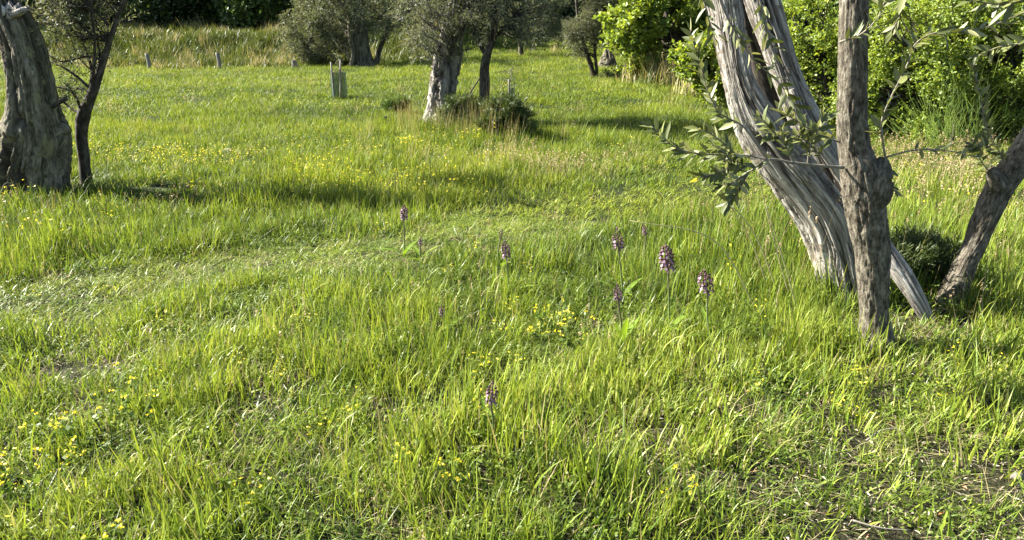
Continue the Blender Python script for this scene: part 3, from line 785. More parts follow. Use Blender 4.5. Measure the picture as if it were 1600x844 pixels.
def build_thin_olive():
    Y0 = 7.7
    spec = [(137, 298, 11), (134, 275, 9), (131, 245, 8.5), (127, 210, 9), (130, 180, 10.5), (140, 155, 8), (150, 130, 6.8), (160, 100, 5.6), (168, 75, 4.6), (178, 45, 3.6), (188, 18, 3.2), (200, -8, 3), (214, -60, 3), (224, -130, 2.2), (228, -200, 1.2)]
    p, r = pxtube(spec, Y0); base = zb(p[1])
    t2 = pxtube([(141, 152, 3, Y0), (146, 112, 2.4, Y0 - .08), (148, 60, 2, Y0 - .15), (143, 10, 1.8, Y0 - .2), (150, -60, 2.5, Y0 - .25), (140, -150, 1.2, Y0 - .3)])
    brs = []
    for b in ([(126, 178), (112, 170), (98, 158), (84, 146), (74, 140)], [(141, 142), (120, 138), (98, 137), (76, 135)], [(140, 140), (143, 110), (136, 85), (128, 62), (122, 40)],
              [(126, 172), (120, 155), (112, 142)], [(162, 95), (140, 88), (118, 92), (95, 96), (72, 84)], [(168, 55), (130, 60), (132, 58), (96, 40), (70, 34)],
              [(140, 138), (118, 118), (96, 104), (78, 96)], [(156, 114), (156, 88), (152, 62)], [(170, 40), (150, 20), (120, 8), (80, -6)]):
        n = len(b); rng = np.random.default_rng(len(brs) + 50)
        yy = Y0 + np.linspace(0, rng.uniform(-0.35, 0.35), n)
        brs.append(pxtube([(q[0], q[1], max(2.4 - 0.4 * i, 0.9), yy[i]) for i, q in enumerate(b)]))
    rng = np.random.default_rng(12)
    root = thing('olive_tree', 'slender curved olive sapling with dark stem beside the dead grey trunk', 'olive tree', base)
    tb = MB(); Pt, _ = tube(tb, p, r, 70, 14, plates(55)); tube(tb, *t2, 20, 8)
    C = []
    for bp, br in brs:
        q, _ = tube(tb, bp, br, 16, 6, cap=False); C += list(q[5::2])
    C = np.array(C)
    mp = mpp(50, Y0)
    up = ellipsoid_clusters(rng, P(112, 22, Y0), (66 * mp, 0.5, 62 * mp), 62, 0.1)[0]
    up2 = ellipsoid_clusters(rng, P(118, -110, Y0), (85 * mp, 0.35, 70 * mp), 70, 0.2)[0]
    up3 = ellipsoid_clusters(rng, np.array([-5.1, 9.2, 3.8]), (.75, .3, .3), 70, 0.1)[0]
    up4 = ellipsoid_clusters(rng, P(122, -35, Y0), (72 * mp, .3, 34 * mp), 70, 0.1)[0]
    C2 = np.concatenate([up, up2, up3, up4])
    limbs_to(tb, rng, np.concatenate([Pt, t2[0]]), C2, 0.5, 0.008, 0.003, lo=0.45)
    Vs = []
    V, q, tone, (A, Bt) = leaf_cloud(rng, C, 0.13, 5, 7, 0.05, 0.012, 0.1)
    V2, q2, tone2, (A2, B2) = leaf_cloud(rng, C2, 0.3, 7, 7, 0.055, 0.014, 0.1)
    twig_strips(tb, np.concatenate([A, A2]), np.concatenate([Bt, B2]), 0.0025)
    link('trunk', tb.mesh('trunk', [M_BARKDK], base), root)
    link('crown', mesh_from('crown', np.concatenate([V, V2]) - base, [np.concatenate([q, q2 + len(V)])], [M_OLIVE_FAR], {'tone': ('FLOAT', np.concatenate([tone, tone2]))}, smooth=False), root)
build_thin_olive()

# ------------------------------------------------------------------ middle olives
def build_mid():
    Y0 = 14.1
    p, r = pxtube([(688, 198, 42), (689, 182, 33), (689, 160, 28), (690, 135, 26), (693, 105, 25), (698, 75, 23), (706, 45, 19), (712, 15, 16), (716, -30, 14), (720, -90, 11), (722, -160, 6)], Y0)
    m = mpp(40, Y0); rng = np.random.default_rng(5)
    extra = pxtube([(704, 95, 9, Y0), (716, 60, 8, Y0 - .1), (728, 20, 7, Y0 - .1), (742, -40, 5, Y0), (752, -120, 2, Y0)])
    base = zb(p[1])
    crowns = [(P(664, 44, Y0 - .3), (52 * m, .8, 36 * m), 42, 0.28), (P(728, 50, Y0 - .3), (36 * m, .45, 30 * m), 12, 0.24), (P(690, -20, Y0), (95 * m, 1.3, 62 * m), 70, 0.34),
              (P(705, -120, Y0), (110 * m, 1.4, 70 * m), 70, 0.36)]
    make_tree('olive_tree', 'thick old olive with pale furrowed trunk standing in the middle of the meadow', 'olive tree', base, [(p, r), extra], crowns, M_OLIVE_FAR, M_MIDWOOD, 0.065, 0.015, 9, 9, 3,
              limb_frac=0.7, limb_r=0.025, twig_r=0.003, spread=.42, droop=.5, disp=lambda s: strand_disp(s, 2.0, 0.22, 0.3, 0.7, 0.85), tn=110, tseg=72, lo=0.3)
    Y1 = 13.7
    p, r = pxtube([(750, 200, 12), (752, 186, 9), (756, 160, 8.5), (757, 130, 8), (757, 105, 7), (762, 82, 6.5), (771, 58, 6), (772, 30, 5), (770, 0, 5), (774, -40, 4), (780, -100, 2.5), (784, -170, 1.5)], Y1)
    e1 = pxtube([(760, 88, 4, Y1), (748, 66, 3.5, Y1 + .1), (738, 45, 3, Y1 + .1), (733, 10, 2.4, Y1), (726, -40, 1.6, Y1)])
    e2 = pxtube([(770, 60, 4, Y1), (782, 50, 3, Y1), (795, 35, 2.5, Y1 + .1), (815, 10, 2, Y1 + .2), (835, -30, 1.2, Y1 + .2)])
    base = zb(p[1])
    crowns = [(P(772, 20, Y1), (62 * m, .8, 38 * m), 50, 0.27), (P(822, 28, Y1), (38 * m, .6, 34 * m), 28, 0.25), (P(775, -60, Y1), (88 * m, 1.1, 60 * m), 60, 0.34)]
    make_tree('olive_tree', 'slim dark-stemmed olive rising from a bush just right of the thick middle olive', 'olive tree', base, [(p, r), e1, e2], crowns, M_OLIVE_FAR, M_BARKDK, 0.06, 0.014, 8, 9, 8,
              spread=.42, droop=.5, limb_frac=0.75, limb_r=0.022, twig_r=0.0035, tn=60, tseg=12, lo=0.4)
    mb = MB()
    a = at(711, 173); b = P(751, 120, a[1] - 0.3)
    pts = [a - np.array([0, 0, .05]), a * .5 + b * .5 + np.array([0.02, 0, -.03]), b]
    tube(mb, pts, [0.022, 0.02, 0.012], 12, 7)
    o = mb.mesh('dead_branch', [M_BARKDK], a)
    link('dead_branch', o, loc=a, label='dark dead branch leaning from the thick trunk foot toward the slim stem', cat='branch')
    # bush at their feet
    c = at(772, 216)
    for (px, py, wx, hh, n, lab, mat, sd) in ((790, 216, 0.34, 0.3, 70, 'dark green rounded bush at the foot of the slim middle olive', M_SHRUB, 5), (728, 204, 0.4, 0.26, 40, 'low straggly grey green bush between the two middle olive trunks', M_SHRUB, 6),
                                              (1440, 448, 0.24, 0.08, 40, 'dark feathery weeds in the shade between the upright stem and the leaning stem', M_SHRUB, 9),
                                              (630, 182, 0.24, 0.16, 16, 'small dark green clump of weeds left of the thick middle olive', M_MIDFOL, 7)):
        c = at(px, py); rng = np.random.default_rng(sd)
        C = np.array([c + np.array([max(-2, min(2, rng.normal())) * wx * .55, rng.normal() * wx * .4, 0]) for _ in range(n)]); C[:, 2] = c[2] + .05 + rng.uniform(0, 1, n) * hh * 1.5 * np.sqrt(np.clip(1 - ((C[:, 0] - c[0]) / (wx * 1.15))**2, 0, 1))
        V, q, tone, (A, Bt) = leaf_cloud(rng, C, 0.21 if sd == 9 else 0.2, 16, 14, 0.06 if sd == 9 else .09, 0.006 if sd == 9 else 0.011, 2.2 if sd == 9 else 1.2, None, .3 if sd == 9 else .4)
        root = thing('bush', lab, 'bush', c)
        tb = MB(); twig_strips(tb, A[::4], A[::4] * .3 + Bt[::4] * .7, 0.003)
        link('twigs', tb.mesh('twigs', [M_BARKDK], c), root, kind='stuff')
        link('foliage', mesh_from('foliage', V - c, [q], [mat], {'tone': ('FLOAT', tone)}, smooth=False), root)
build_mid()

# ------------------------------------------------------------------ back olives
def build_back():
    # big old olive left of centre
    Y0 = 34.5; m = mpp(40, Y0)
    p, r = pxtube([(566, 110, 28), (566, 100, 21), (564, 80, 16), (560, 55, 15), (556, 30, 13), (552, 0, 11), (548, -50, 8), (545, -110, 4)], Y0)
    e1 = pxtube([(550, 104, 6, Y0 - .4), (553, 85, 5, Y0 - .4), (549, 60, 5, Y0 - .4), (546, 35, 4.5, Y0 - .4), (538, 0, 4, Y0), (520, -60, 2, Y0)])
    e2 = pxtube([(588, 100, 5, Y0 + .5), (594, 75, 4, Y0 + .5), (604, 50, 4, Y0 + .5), (612, 20, 3, Y0 + .5), (625, -40, 2, Y0 + .5)])
    crowns = [(P(588, 22, Y0), (50 * m, 1.8, 32 * m), 60, .62), (P(525, 10, Y0), (60 * m, 1.8, 38 * m), 60, .62), (P(560, -60, Y0), (120 * m, 2.8, 60 * m), 90, .75)]
    make_tree('olive_tree', 'stout old olive with dark spreading crown, far back behind the paired stakes', 'olive tree', zb(p[1]), [(p, r), e1, e2], crowns, M_OLIVE_FAR, M_GREYWOOD, 0.11, 0.034, 10, 12, 21, spread=.42, droop=.3, limb_frac=.4, limb_r=.05, tn=40, tseg=24,
              disp=lambda s: strand_disp(s, 2.2, .15, .2, .3, .3))
    # grey olive shrub
    Y0 = 35.5
    p, r = pxtube([(474, 104, 4), (474, 92, 3.2), (480, 75, 2.6), (490, 50, 2)], Y0)
    e1 = pxtube([(500, 100, 3, Y0), (492, 88, 3, Y0), (482, 78, 2.4, Y0), (470, 60, 2, Y0)])
    crowns = [(P(488, 66, Y0), (44 * m, 1.1, 34 * m), 90, .5), (P(470, 40, Y0), (36 * m, 1.0, 24 * m), 40, .5), (P(520, 72, Y0), (24 * m, 1.0, 26 * m), 30, .45), (P(500, 10, Y0), (40 * m, 1.1, 34 * m), 40, .5)]
    make_tree('olive_tree', 'grey green bushy olive with foliage down to the grass at the foot of the bank', 'olive tree', zb(p[1]), [(p, r), e1], crowns, M_OLIVE_FAR, M_BARKDK, 0.1, 0.032, 10, 12, 22, spread=.42, droop=.3, limb_frac=.3, limb_r=.03)
    # small olives further right
    Y0 = 37.5; m2 = mpp(40, Y0)
    p, r = pxtube([(814, 96, 6), (814, 86, 4.5), (813, 70, 4), (812, 50, 3.5), (815, 20, 3), (818, -20, 2)], Y0)
    crowns = [(P(840, 30, Y0), (50 * m2, 2.0, 40 * m2), 90, .7), (P(800, 10, Y0), (46 * m2, 2.0, 36 * m2), 50, .7), (P(835, -40, Y0), (60 * m2, 2.2, 36 * m2), 50, .7)]
    make_tree('olive_tree', 'broad grey olive with short pale trunk at the far end of the grassy track', 'olive tree', zb(p[1]), [(p, r)], crowns, M_OLIVE_FAR, M_GREYWOOD, 0.13, 0.042, 10, 12, 23, spread=.42, droop=.3, limb_frac=.4, limb_r=.05)
    Y0 = 26.3; m3 = mpp(60, Y0)
    p, r = pxtube([(928, 130, 7), (927, 118, 4.4), (921, 95, 3.8), (912, 70, 3.2), (905, 40, 2.6), (900, 0, 2)], Y0)
    e1 = pxtube([(932, 124, 3, Y0), (932, 108, 2.6, Y0), (930, 88, 2.2, Y0), (928, 60, 2, Y0), (930, 10, 1.6, Y0)])
    crowns = [(P(915, 45, Y0), (30 * m3, .85, 42 * m3), 80, .4), (P(938, 30, Y0), (28 * m3, .85, 44 * m3), 60, .4), (P(925, -40, Y0), (42 * m3, 1.1, 40 * m3), 50, .45)]
    make_tree('olive_tree', 'small two-stemmed olive with fine grey crown before the grey stump', 'olive tree', zb(p[1]), [(p, r), e1], crowns, M_OLIVE_FAR, M_BARKDK, 0.085, 0.02, 10, 11, 24, spread=.42, droop=.3, limb_frac=.5, limb_r=.02, twig_r=.004)
    # stumps
    for (px, py, hw, hh, Y0, lab, sd) in ((950, 106, 17, 28, 29.5, 'grey pointed old stump behind the small two-stemmed olive', 1), (461, 104, 5, 13, 34, 'small pale stump by the grey bushy olive at the bank', 2)):
        c = P(px, py, Y0); c = zb(c); mm = mpp(py, Y0); mb = MB()
        tube(mb, [c + np.array([0, 0, -.1]), c + np.array([0, 0, hh * mm * .45]), c + np.array([-.05, 0, hh * mm * .8]), c + np.array([-.1, 0, hh * mm])], np.array([1.25, .85, .5, .12]) * hw * mm, 40, 36, strand_disp(sd, 2.4, .25, .2, .6, .5))
        link('stump', mb.mesh('stump', [M_GREYWOOD if sd == 1 else M_OLDWOOD], c), loc=c, label=lab, cat='tree stump')
    mb = MB(); p, r = pxtube([(957, 106, 2.4), (954, 90, 2), (951, 72, 1.6), (946, 58, 1.0)], 29.2); c = zb(p[0])
    tube(mb, p, r, 14, 7); link('bare_sapling', mb.mesh('bare_sapling', [M_GREYWOOD], c), loc=c, label='thin pale bare stem leaning in front of the grey stump', cat='sapling')
    # bright broadleaf tree
    Y0 = 23; m4 = mpp(60, Y0)
    p, r = pxtube([(1060, 160, 9), (1059, 145, 7), (1058, 110, 6), (1056, 75, 6), (1050, 45, 5), (1040, 10, 4), (1035, -40, 3)], Y0)
    e1 = pxtube([(1056, 80, 4, Y0), (1048, 45, 3.5, Y0 - .2), (1030, 28, 3, Y0 - .4), (1005, 32, 2, Y0 - .5), (985, 42, 1.2, Y0 - .6)])
    crowns = [(P(985, 45, Y0 - .3), (42 * m4, 1.0, 26 * m4), 40, .4), (P(1025, 15, Y0), (70 * m4, 1.4, 34 * m4), 70, .42), (P(1005, 88, Y0), (34 * m4, .8, 24 * m4), 26, .36), (P(1105, 20, Y0 + .5), (55 * m4, 1.3, 40 * m4), 56, .42), (P(1060, -60, Y0), (120 * m4, 2.0, 50 * m4), 80, .5)]
    make_tree('oak_tree', 'bright green broadleaf tree with dark trunk left of the old split olive', 'tree', zb(p[1]), [(p, r), e1], crowns, M_BRIGHT, M_BARKDK, 0.13, 0.095, 8, 9, 31, limb_frac=.5, limb_r=.035)
    def shrub(name, lab, px, py, Yd, cl, mat, L, W, seed, n_tw=9, per=11, bark=M_BARKDK):
        c = P(px, py, Yd); c = zb(c); mm = mpp(py, Yd)
        p = [c + np.array([0, 0, -.1]), c + np.array([.03, 0, .5]), c + np.array([-.05, .05, 1.2])]
        crowns = [(P(a, b, Yd + dy), (rx * mm, ry, rz * mm), n, cr) for a, b, rx, ry, rz, n, cr, dy in cl]
        make_tree(name, lab, 'tree' if 'tree' in name else 'shrub', c, [(p, [.06, .05, .03])], crowns, mat, bark, L, W, n_tw, per, seed, limb_frac=.8, limb_r=.028, lo=.1)
    shrub('leafy_shrub', 'bright leafy shrub glowing just left of the split olive trunk', 1105, 150, 17, [(1118, 105, 34, .8, 45, 60, .34, 0), (1085, 92, 22, .7, 20, 20, .3, 0), (1150, 60, 40, .8, 50, 40, .36, 0.4)], M_BRIGHT, .095, .075, 41)
    shrub('leafy_shrub', 'dull green leafy thicket under the bright tree at the meadow edge', 1040, 130, 25, [(1020, 112, 40, 1.0, 28, 60, .4, 0), (1075, 105, 40, 1.0, 34, 60, .4, 0.5), (975, 112, 26, .8, 14, 20, .35, 1)], M_MIDFOL, .1, .06, 42)
    # right hedge
    H_ = [('leafy_shrub', 'dense yellow green leafy shrub right behind the upright brown stem', 1420, 235, 11.6, [(1400, 150, 75, .8, 78, 150, .3, 0), (1400, 60, 70, .8, 60, 90, .32, .2), (1380, 208, 60, .6, 26, 40, .22, -.2)], M_BRIGHT, .047, .032, 51),
          ('leafy_shrub', 'leafy shrub between the split trunk and the brown stem', 1280, 215, 12.5, [(1285, 140, 55, .8, 75, 100, .32, 0), (1265, 45, 60, .8, 60, 80, .34, .3)], M_BRIGHT, .055, .03, 52),
          ('leafy_shrub', 'tall leafy shrub at the right edge behind the broom', 1560, 230, 11.9, [(1555, 130, 80, .9, 85, 150, .3, .2), (1570, 30, 85, .9, 60, 90, .32, .3), (1600, 205, 60, .6, 26, 40, .22, -.2)], M_BRIGHT, .047, .032, 53),
          ('leafy_shrub', 'leafy shrub filling the middle of the hedge above the broom', 1490, 215, 12.4, [(1480, 110, 60, .8, 60, 90, .3, .2), (1470, 20, 80, .9, 60, 90, .32, .3)], M_BRIGHT, .05, .03, 54),
          ('leafy_shrub', 'leafy shrub continuing the hedge past the right edge', 1730, 230, 11.8, [(1720, 120, 90, .9, 95, 130, .34, 0), (1700, 10, 90, .9, 70, 80, .34, 0)], M_BRIGHT, .07, .052, 55)]
    for a in H_: shrub(*a)
    # shaded taller trees right behind the hedge
    for i, (px, Yd, lab) in enumerate(((1250, 17, 'shady tree rising behind the hedge beside the split trunk'), (1390, 16, 'shady tree rising behind the hedge over the brown stem'), (1530, 16.5, 'shady tree rising behind the hedge near the right edge'), (1680, 16, 'shady tree rising behind the hedge past the right edge'))):
        shrub('broadleaf_tree', lab, px, 190, Yd, [(px, 60, 95, 1.2, 70, 110, .5, 0), (px, -60, 110, 1.5, 80, 90, .55, .3), (px, 150, 80, 1.0, 40, 60, .45, .5)], M_MIDFOL, .1, .075, 61 + i)
    # broom: upright green rods
    c = at(1490, 236); c[1] += .1; rng = np.random.default_rng(71)
    root = thing('broom_shrub', 'rush-like green broom shrub with thin upright stems in front of the hedge', 'shrub', c)
    n = 420; A = c + np.stack([rng.normal(size=n) * .32, rng.normal(size=n) * .22, np.abs(rng.normal(size=n)) * .35], -1)
    d = unit(np.stack([rng.normal(size=n) * .45, rng.normal(size=n) * .4, np.ones(n)], -1)); Bt = A + d * rng.uniform(.2, .45, (n, 1)); Bt[:, 0] += (A[:, 0] - c[0]) * .5
    mb = MB(); twig_strips(mb, A, Bt, .003); me = mb.mesh('stems', [M_BROOM], c)
    a = me.attributes.new('tone', 'FLOAT', 'POINT'); a.data.foreach_set('value', np.repeat(rng.uniform(0, 1, n), 4).astype(np.float32))
    link('stems', me, root, kind='stuff')
    mb = MB(); tube(mb, [c + np.array([0, 0, -.05]), c + np.array([.02, 0, .15]), c + np.array([0, 0, .35])], [.035, .03, .015], 8, 7); link('trunk', mb.mesh('trunk', [M_BARKDK], c), root)
build_back()

# ------------------------------------------------------------------ woods behind: individual trees from three built ones
def build_woods():
    rng = np.random.default_rng(99)
    protos = []
    for k, (mat, lab) in enumerate(((M_DARKFOL, 'dark'), (M_DARKFOL, 'dark'), (M_MIDFOL, 'green'))):
        p = np.array([(0, 0, -.2), (.05, .05, 1.2), (-.1, .1, 3.0), (0.05, 0, 4.6)])
        cr = [((0, 0, 2.6), (2.3, 2.0, 2.0), 80, 1.0), ((.3, 0, 4.6), (2.0, 1.8, 1.7), 70, 1.0), ((-.6, -.3, 1.2), (2.2, 1.8, 1.0), 50, .8)]
        protos.append((p, cr, mat))
    lst = []
    # far left: on top of the bank
    xs = np.linspace(-33, -8, 9)
    for i, x in enumerate(xs): lst.append((x + rng.normal() * .5, 45.5 + rng.uniform(-.6, 2.5), rng.uniform(.9, 1.15), (0, 1, 2, 0, 1, 0, 2, 1, 0)[i % 9], 'bank'))
    for i, x in enumerate(np.linspace(-36, -6, 7)): lst.append((x, 53 + rng.uniform(-1, 2), rng.uniform(1.3, 1.6), (i + 1) % 3, 'bankback'))
    for i, x in enumerate((-6.5, -2.0, 2.0, 5.0, 9.5, 13.5)): lst.append((x, 58 + rng.uniform(-2, 4), rng.uniform(1.2, 1.5), (i + 2) % 3, 'end'))
    for i, x in enumerate((-8, 2, 12, 22)): lst.append((x, 72 + rng.uniform(-2, 4), rng.uniform(1.7, 2.1), i % 3, 'far'))
    for i, (x, y) in enumerate(((10.5, 33), (13, 26), (15, 37), (17.5, 29), (20, 21), (17, 20), (8.5, 40))): lst.append((x, y, rng.uniform(.9, 1.25), (0, 2, 0, 1, 2, 0, 1)[i], 'side'))
    txt = {'bank': ('dark leafy tree in the shaded hedge on top of the bank', 'hedge trees on the bank'), 'bankback': ('taller tree standing behind the hedge on the bank', 'trees behind the bank hedge'),
           'end': ('dark tree closing the far end of the grassy track', 'trees at the far end of the meadow'), 'far': ('distant tree on the wooded slope', 'trees on the distant slope'), 'side': ('shady tree in the wood on the right behind the bright shrubs', 'trees of the wood on the right')}
    made = {}; seen = {}; tot = {}
    ORD = ('first', 'second', 'third', 'fourth', 'fifth', 'sixth', 'seventh', 'eighth', 'ninth', 'tenth')
    lst.sort(key=lambda q: math.atan2(q[0], q[1]))
    for (x, y, s, k, g) in lst:
        z = H1(x, y) - .05; lab, grp = txt[g]; j = seen.get(g, 0); seen[g] = j + 1; lab = lab + ', ' + ORD[j] + ' from the left'; rz = rng.uniform(0, 6.28)
        if k not in made:
            p, cr, mat = protos[k]
            made[k] = make_tree('woodland_tree', lab, 'tree', (0, 0, 0), [(p, [.2, .16, .11, .05])], cr, mat, M_BARKDK, .2, .13, 12, 12, 200 + k, group=grp, limb_frac=.3, limb_r=.06)
            r = made[k]; r.location = (x, y, z); r.rotation_euler = (0, 0, rz); r.scale = (s, s, s)
        else:
            dup(made[k], (x, y, z), rz, s * rng.uniform(.92, 1.08), lab, grp)
build_woods()

# ------------------------------------------------------------------ fence posts, guards, stone
for px, py, top, hw, lab in ((233, 107, 82, 3.0, 'grey wooden fence post nearest the left tree, by the bank'), (343, 108, 82, 3.2, 'grey wooden fence post at the middle of the bank foot, right of the other')):
    c = zb(P(px, py, 34.3)); m = mpp(py, 34.3); h = (py - top) * m
    mb = MB(); w = hw * m
    tube(mb, [c + np.array([0, 0, -.2]), c + np.array([.02, 0, h * .5]), c + np.array([-.02, 0, h])], [w, w, w * .92], 10, 8, disp=lambda T, S, R: (R * .12 * vn(np.cos(T) * 2, np.sin(T) * 2, S * 3, 5), 0 * T))
    link('fence_post', mb.mesh('fence_post', [M_POST], c), loc=c, label=lab, cat='fence post', group='fence posts along the foot of the bank')

def guard(px, py, stakes, nx0, nx1, ntop, lab, slab):
    c = at(px, py); Y0 = c[1]; m = mpp(py, Y0)
    root = thing('sapling_guard', lab, 'tree guard', c, group='sapling guards in the meadow')
    for (xb, yb, xt, yt, dy) in stakes:
        mb = MB(); a = P(xb, yb + 4, Y0 + dy); b = P(xt, yt, Y0 + dy)
        tube(mb, [a, (a + b) / 2, b], [.024, .024, .022], 5, 6); link('stake', mb.mesh('stake', [M_STAKE], c), root)
    cx = (nx0 + nx1) / 2; ctr = P(cx, py - 2, Y0 + .05); top = P(cx, ntop, Y0 + .05); R = (nx1 - nx0) / 2 * m
    mb = MB(); th = np.linspace(0, 2 * np.pi, 25)
    for z in np.linspace(0, 1, 9)[:-1]:
        pass
    zz = np.linspace(ctr[2] - .05, top[2], 8); TH, Z = np.meshgrid(th[:-1], zz)
    rr = R * (1 + .08 * vn(np.cos(TH) * 2, np.sin(TH) * 2, Z * 3, 3))
    V = np.stack([ctr[0] + rr * np.cos(TH), ctr[1] + rr * np.sin(TH), Z], -1).reshape(-1, 3)
    i = np.arange(7)[:, None] * 24; j = np.arange(24)[None, :]; j2 = (j + 1) % 24
    mb.add(V, [np.stack([i + j, i + j2, i + 24 + j2, i + 24 + j], -1).reshape(-1, 4)])
    link('net', mb.mesh('net', [M_NET], c), root)
    # the sapling inside
    rng = np.random.default_rng(int(px)); b = zb(ctr); tp = P(cx - 2, ntop - 26, Y0 + .05)
    sr = thing('olive_sapling', slab, 'sapling', b, group='olive saplings inside guards')
    mb = MB(); tube(mb, [b, (b + tp) / 2 + np.array([.01, 0, 0]), tp], [.012, .01, .004], 8, 6); link('stem', mb.mesh('stem', [M_TWIG], b), sr)
    C = np.array([b + (tp - b) * t + rng.normal(size=3) * np.array([.05, .05, .02]) for t in np.linspace(.55, 1, 9)])
    V, q, tone, _ = leaf_cloud(rng, C, .12, 4, 6, .06, .018, .4)
    link('crown', mesh_from('crown', V - b, [q], [M_OLIVE_FAR], {'tone': ('FLOAT', tone)}, smooth=False), sr)
guard(529, 155, [(523, 156, 517, 97, -.1), (532, 153, 532, 94, -.17)], 519, 543, 113, 'green net guard with two wooden stakes round a young tree', 'olive sapling inside the guard with two stakes')
guard(798, 168, [(796, 170, 795, 124, -.1)], 794, 805, 137, 'narrow green net guard with a single stake right of the middle olives', 'olive sapling inside the narrow single-stake guard')

def stone(px, py, sz, lab, seed, flat=.55, sink=.25, grp=None):
    c = at(px, py); rng = np.random.default_rng(seed)
    th = np.linspace(0, np.pi, 11); ph = np.linspace(0, 2 * np.pi, 17)[:-1]
    TH, PH = np.meshgrid(th, ph, indexing='ij')
    d = np.stack([np.sin(TH) * np.cos(PH), np.sin(TH) * np.sin(PH), np.cos(TH)], -1).reshape(-1, 3)
    r = 1 + .28 * fbm(d[:, 0] * 1.5 + seed, d[:, 1] * 1.5, d[:, 2] * 1.5, seed, 3)
    V = d * r[:, None] * np.array([1, .8, flat]) * sz; V[:, 2] += sz * (flat - sink)
    i = np.arange(10)[:, None] * 16; j = np.arange(16)[None, :]; j2 = (j + 1) % 16
    link('stone', mesh_from('stone', V, [np.stack([i + j, i + 16 + j, i + 16 + j2, i + j2], -1).reshape(-1, 4)], [M_STONE]), loc=c, label=lab, cat='stone', group=grp)
stone(357, 240, .085, 'grey stone lying in the sunny grass among yellow flowers', 3)
stone(1588, 748, .028, 'pale stone in the sparse grass at the lower right edge', 4, .6, .5)

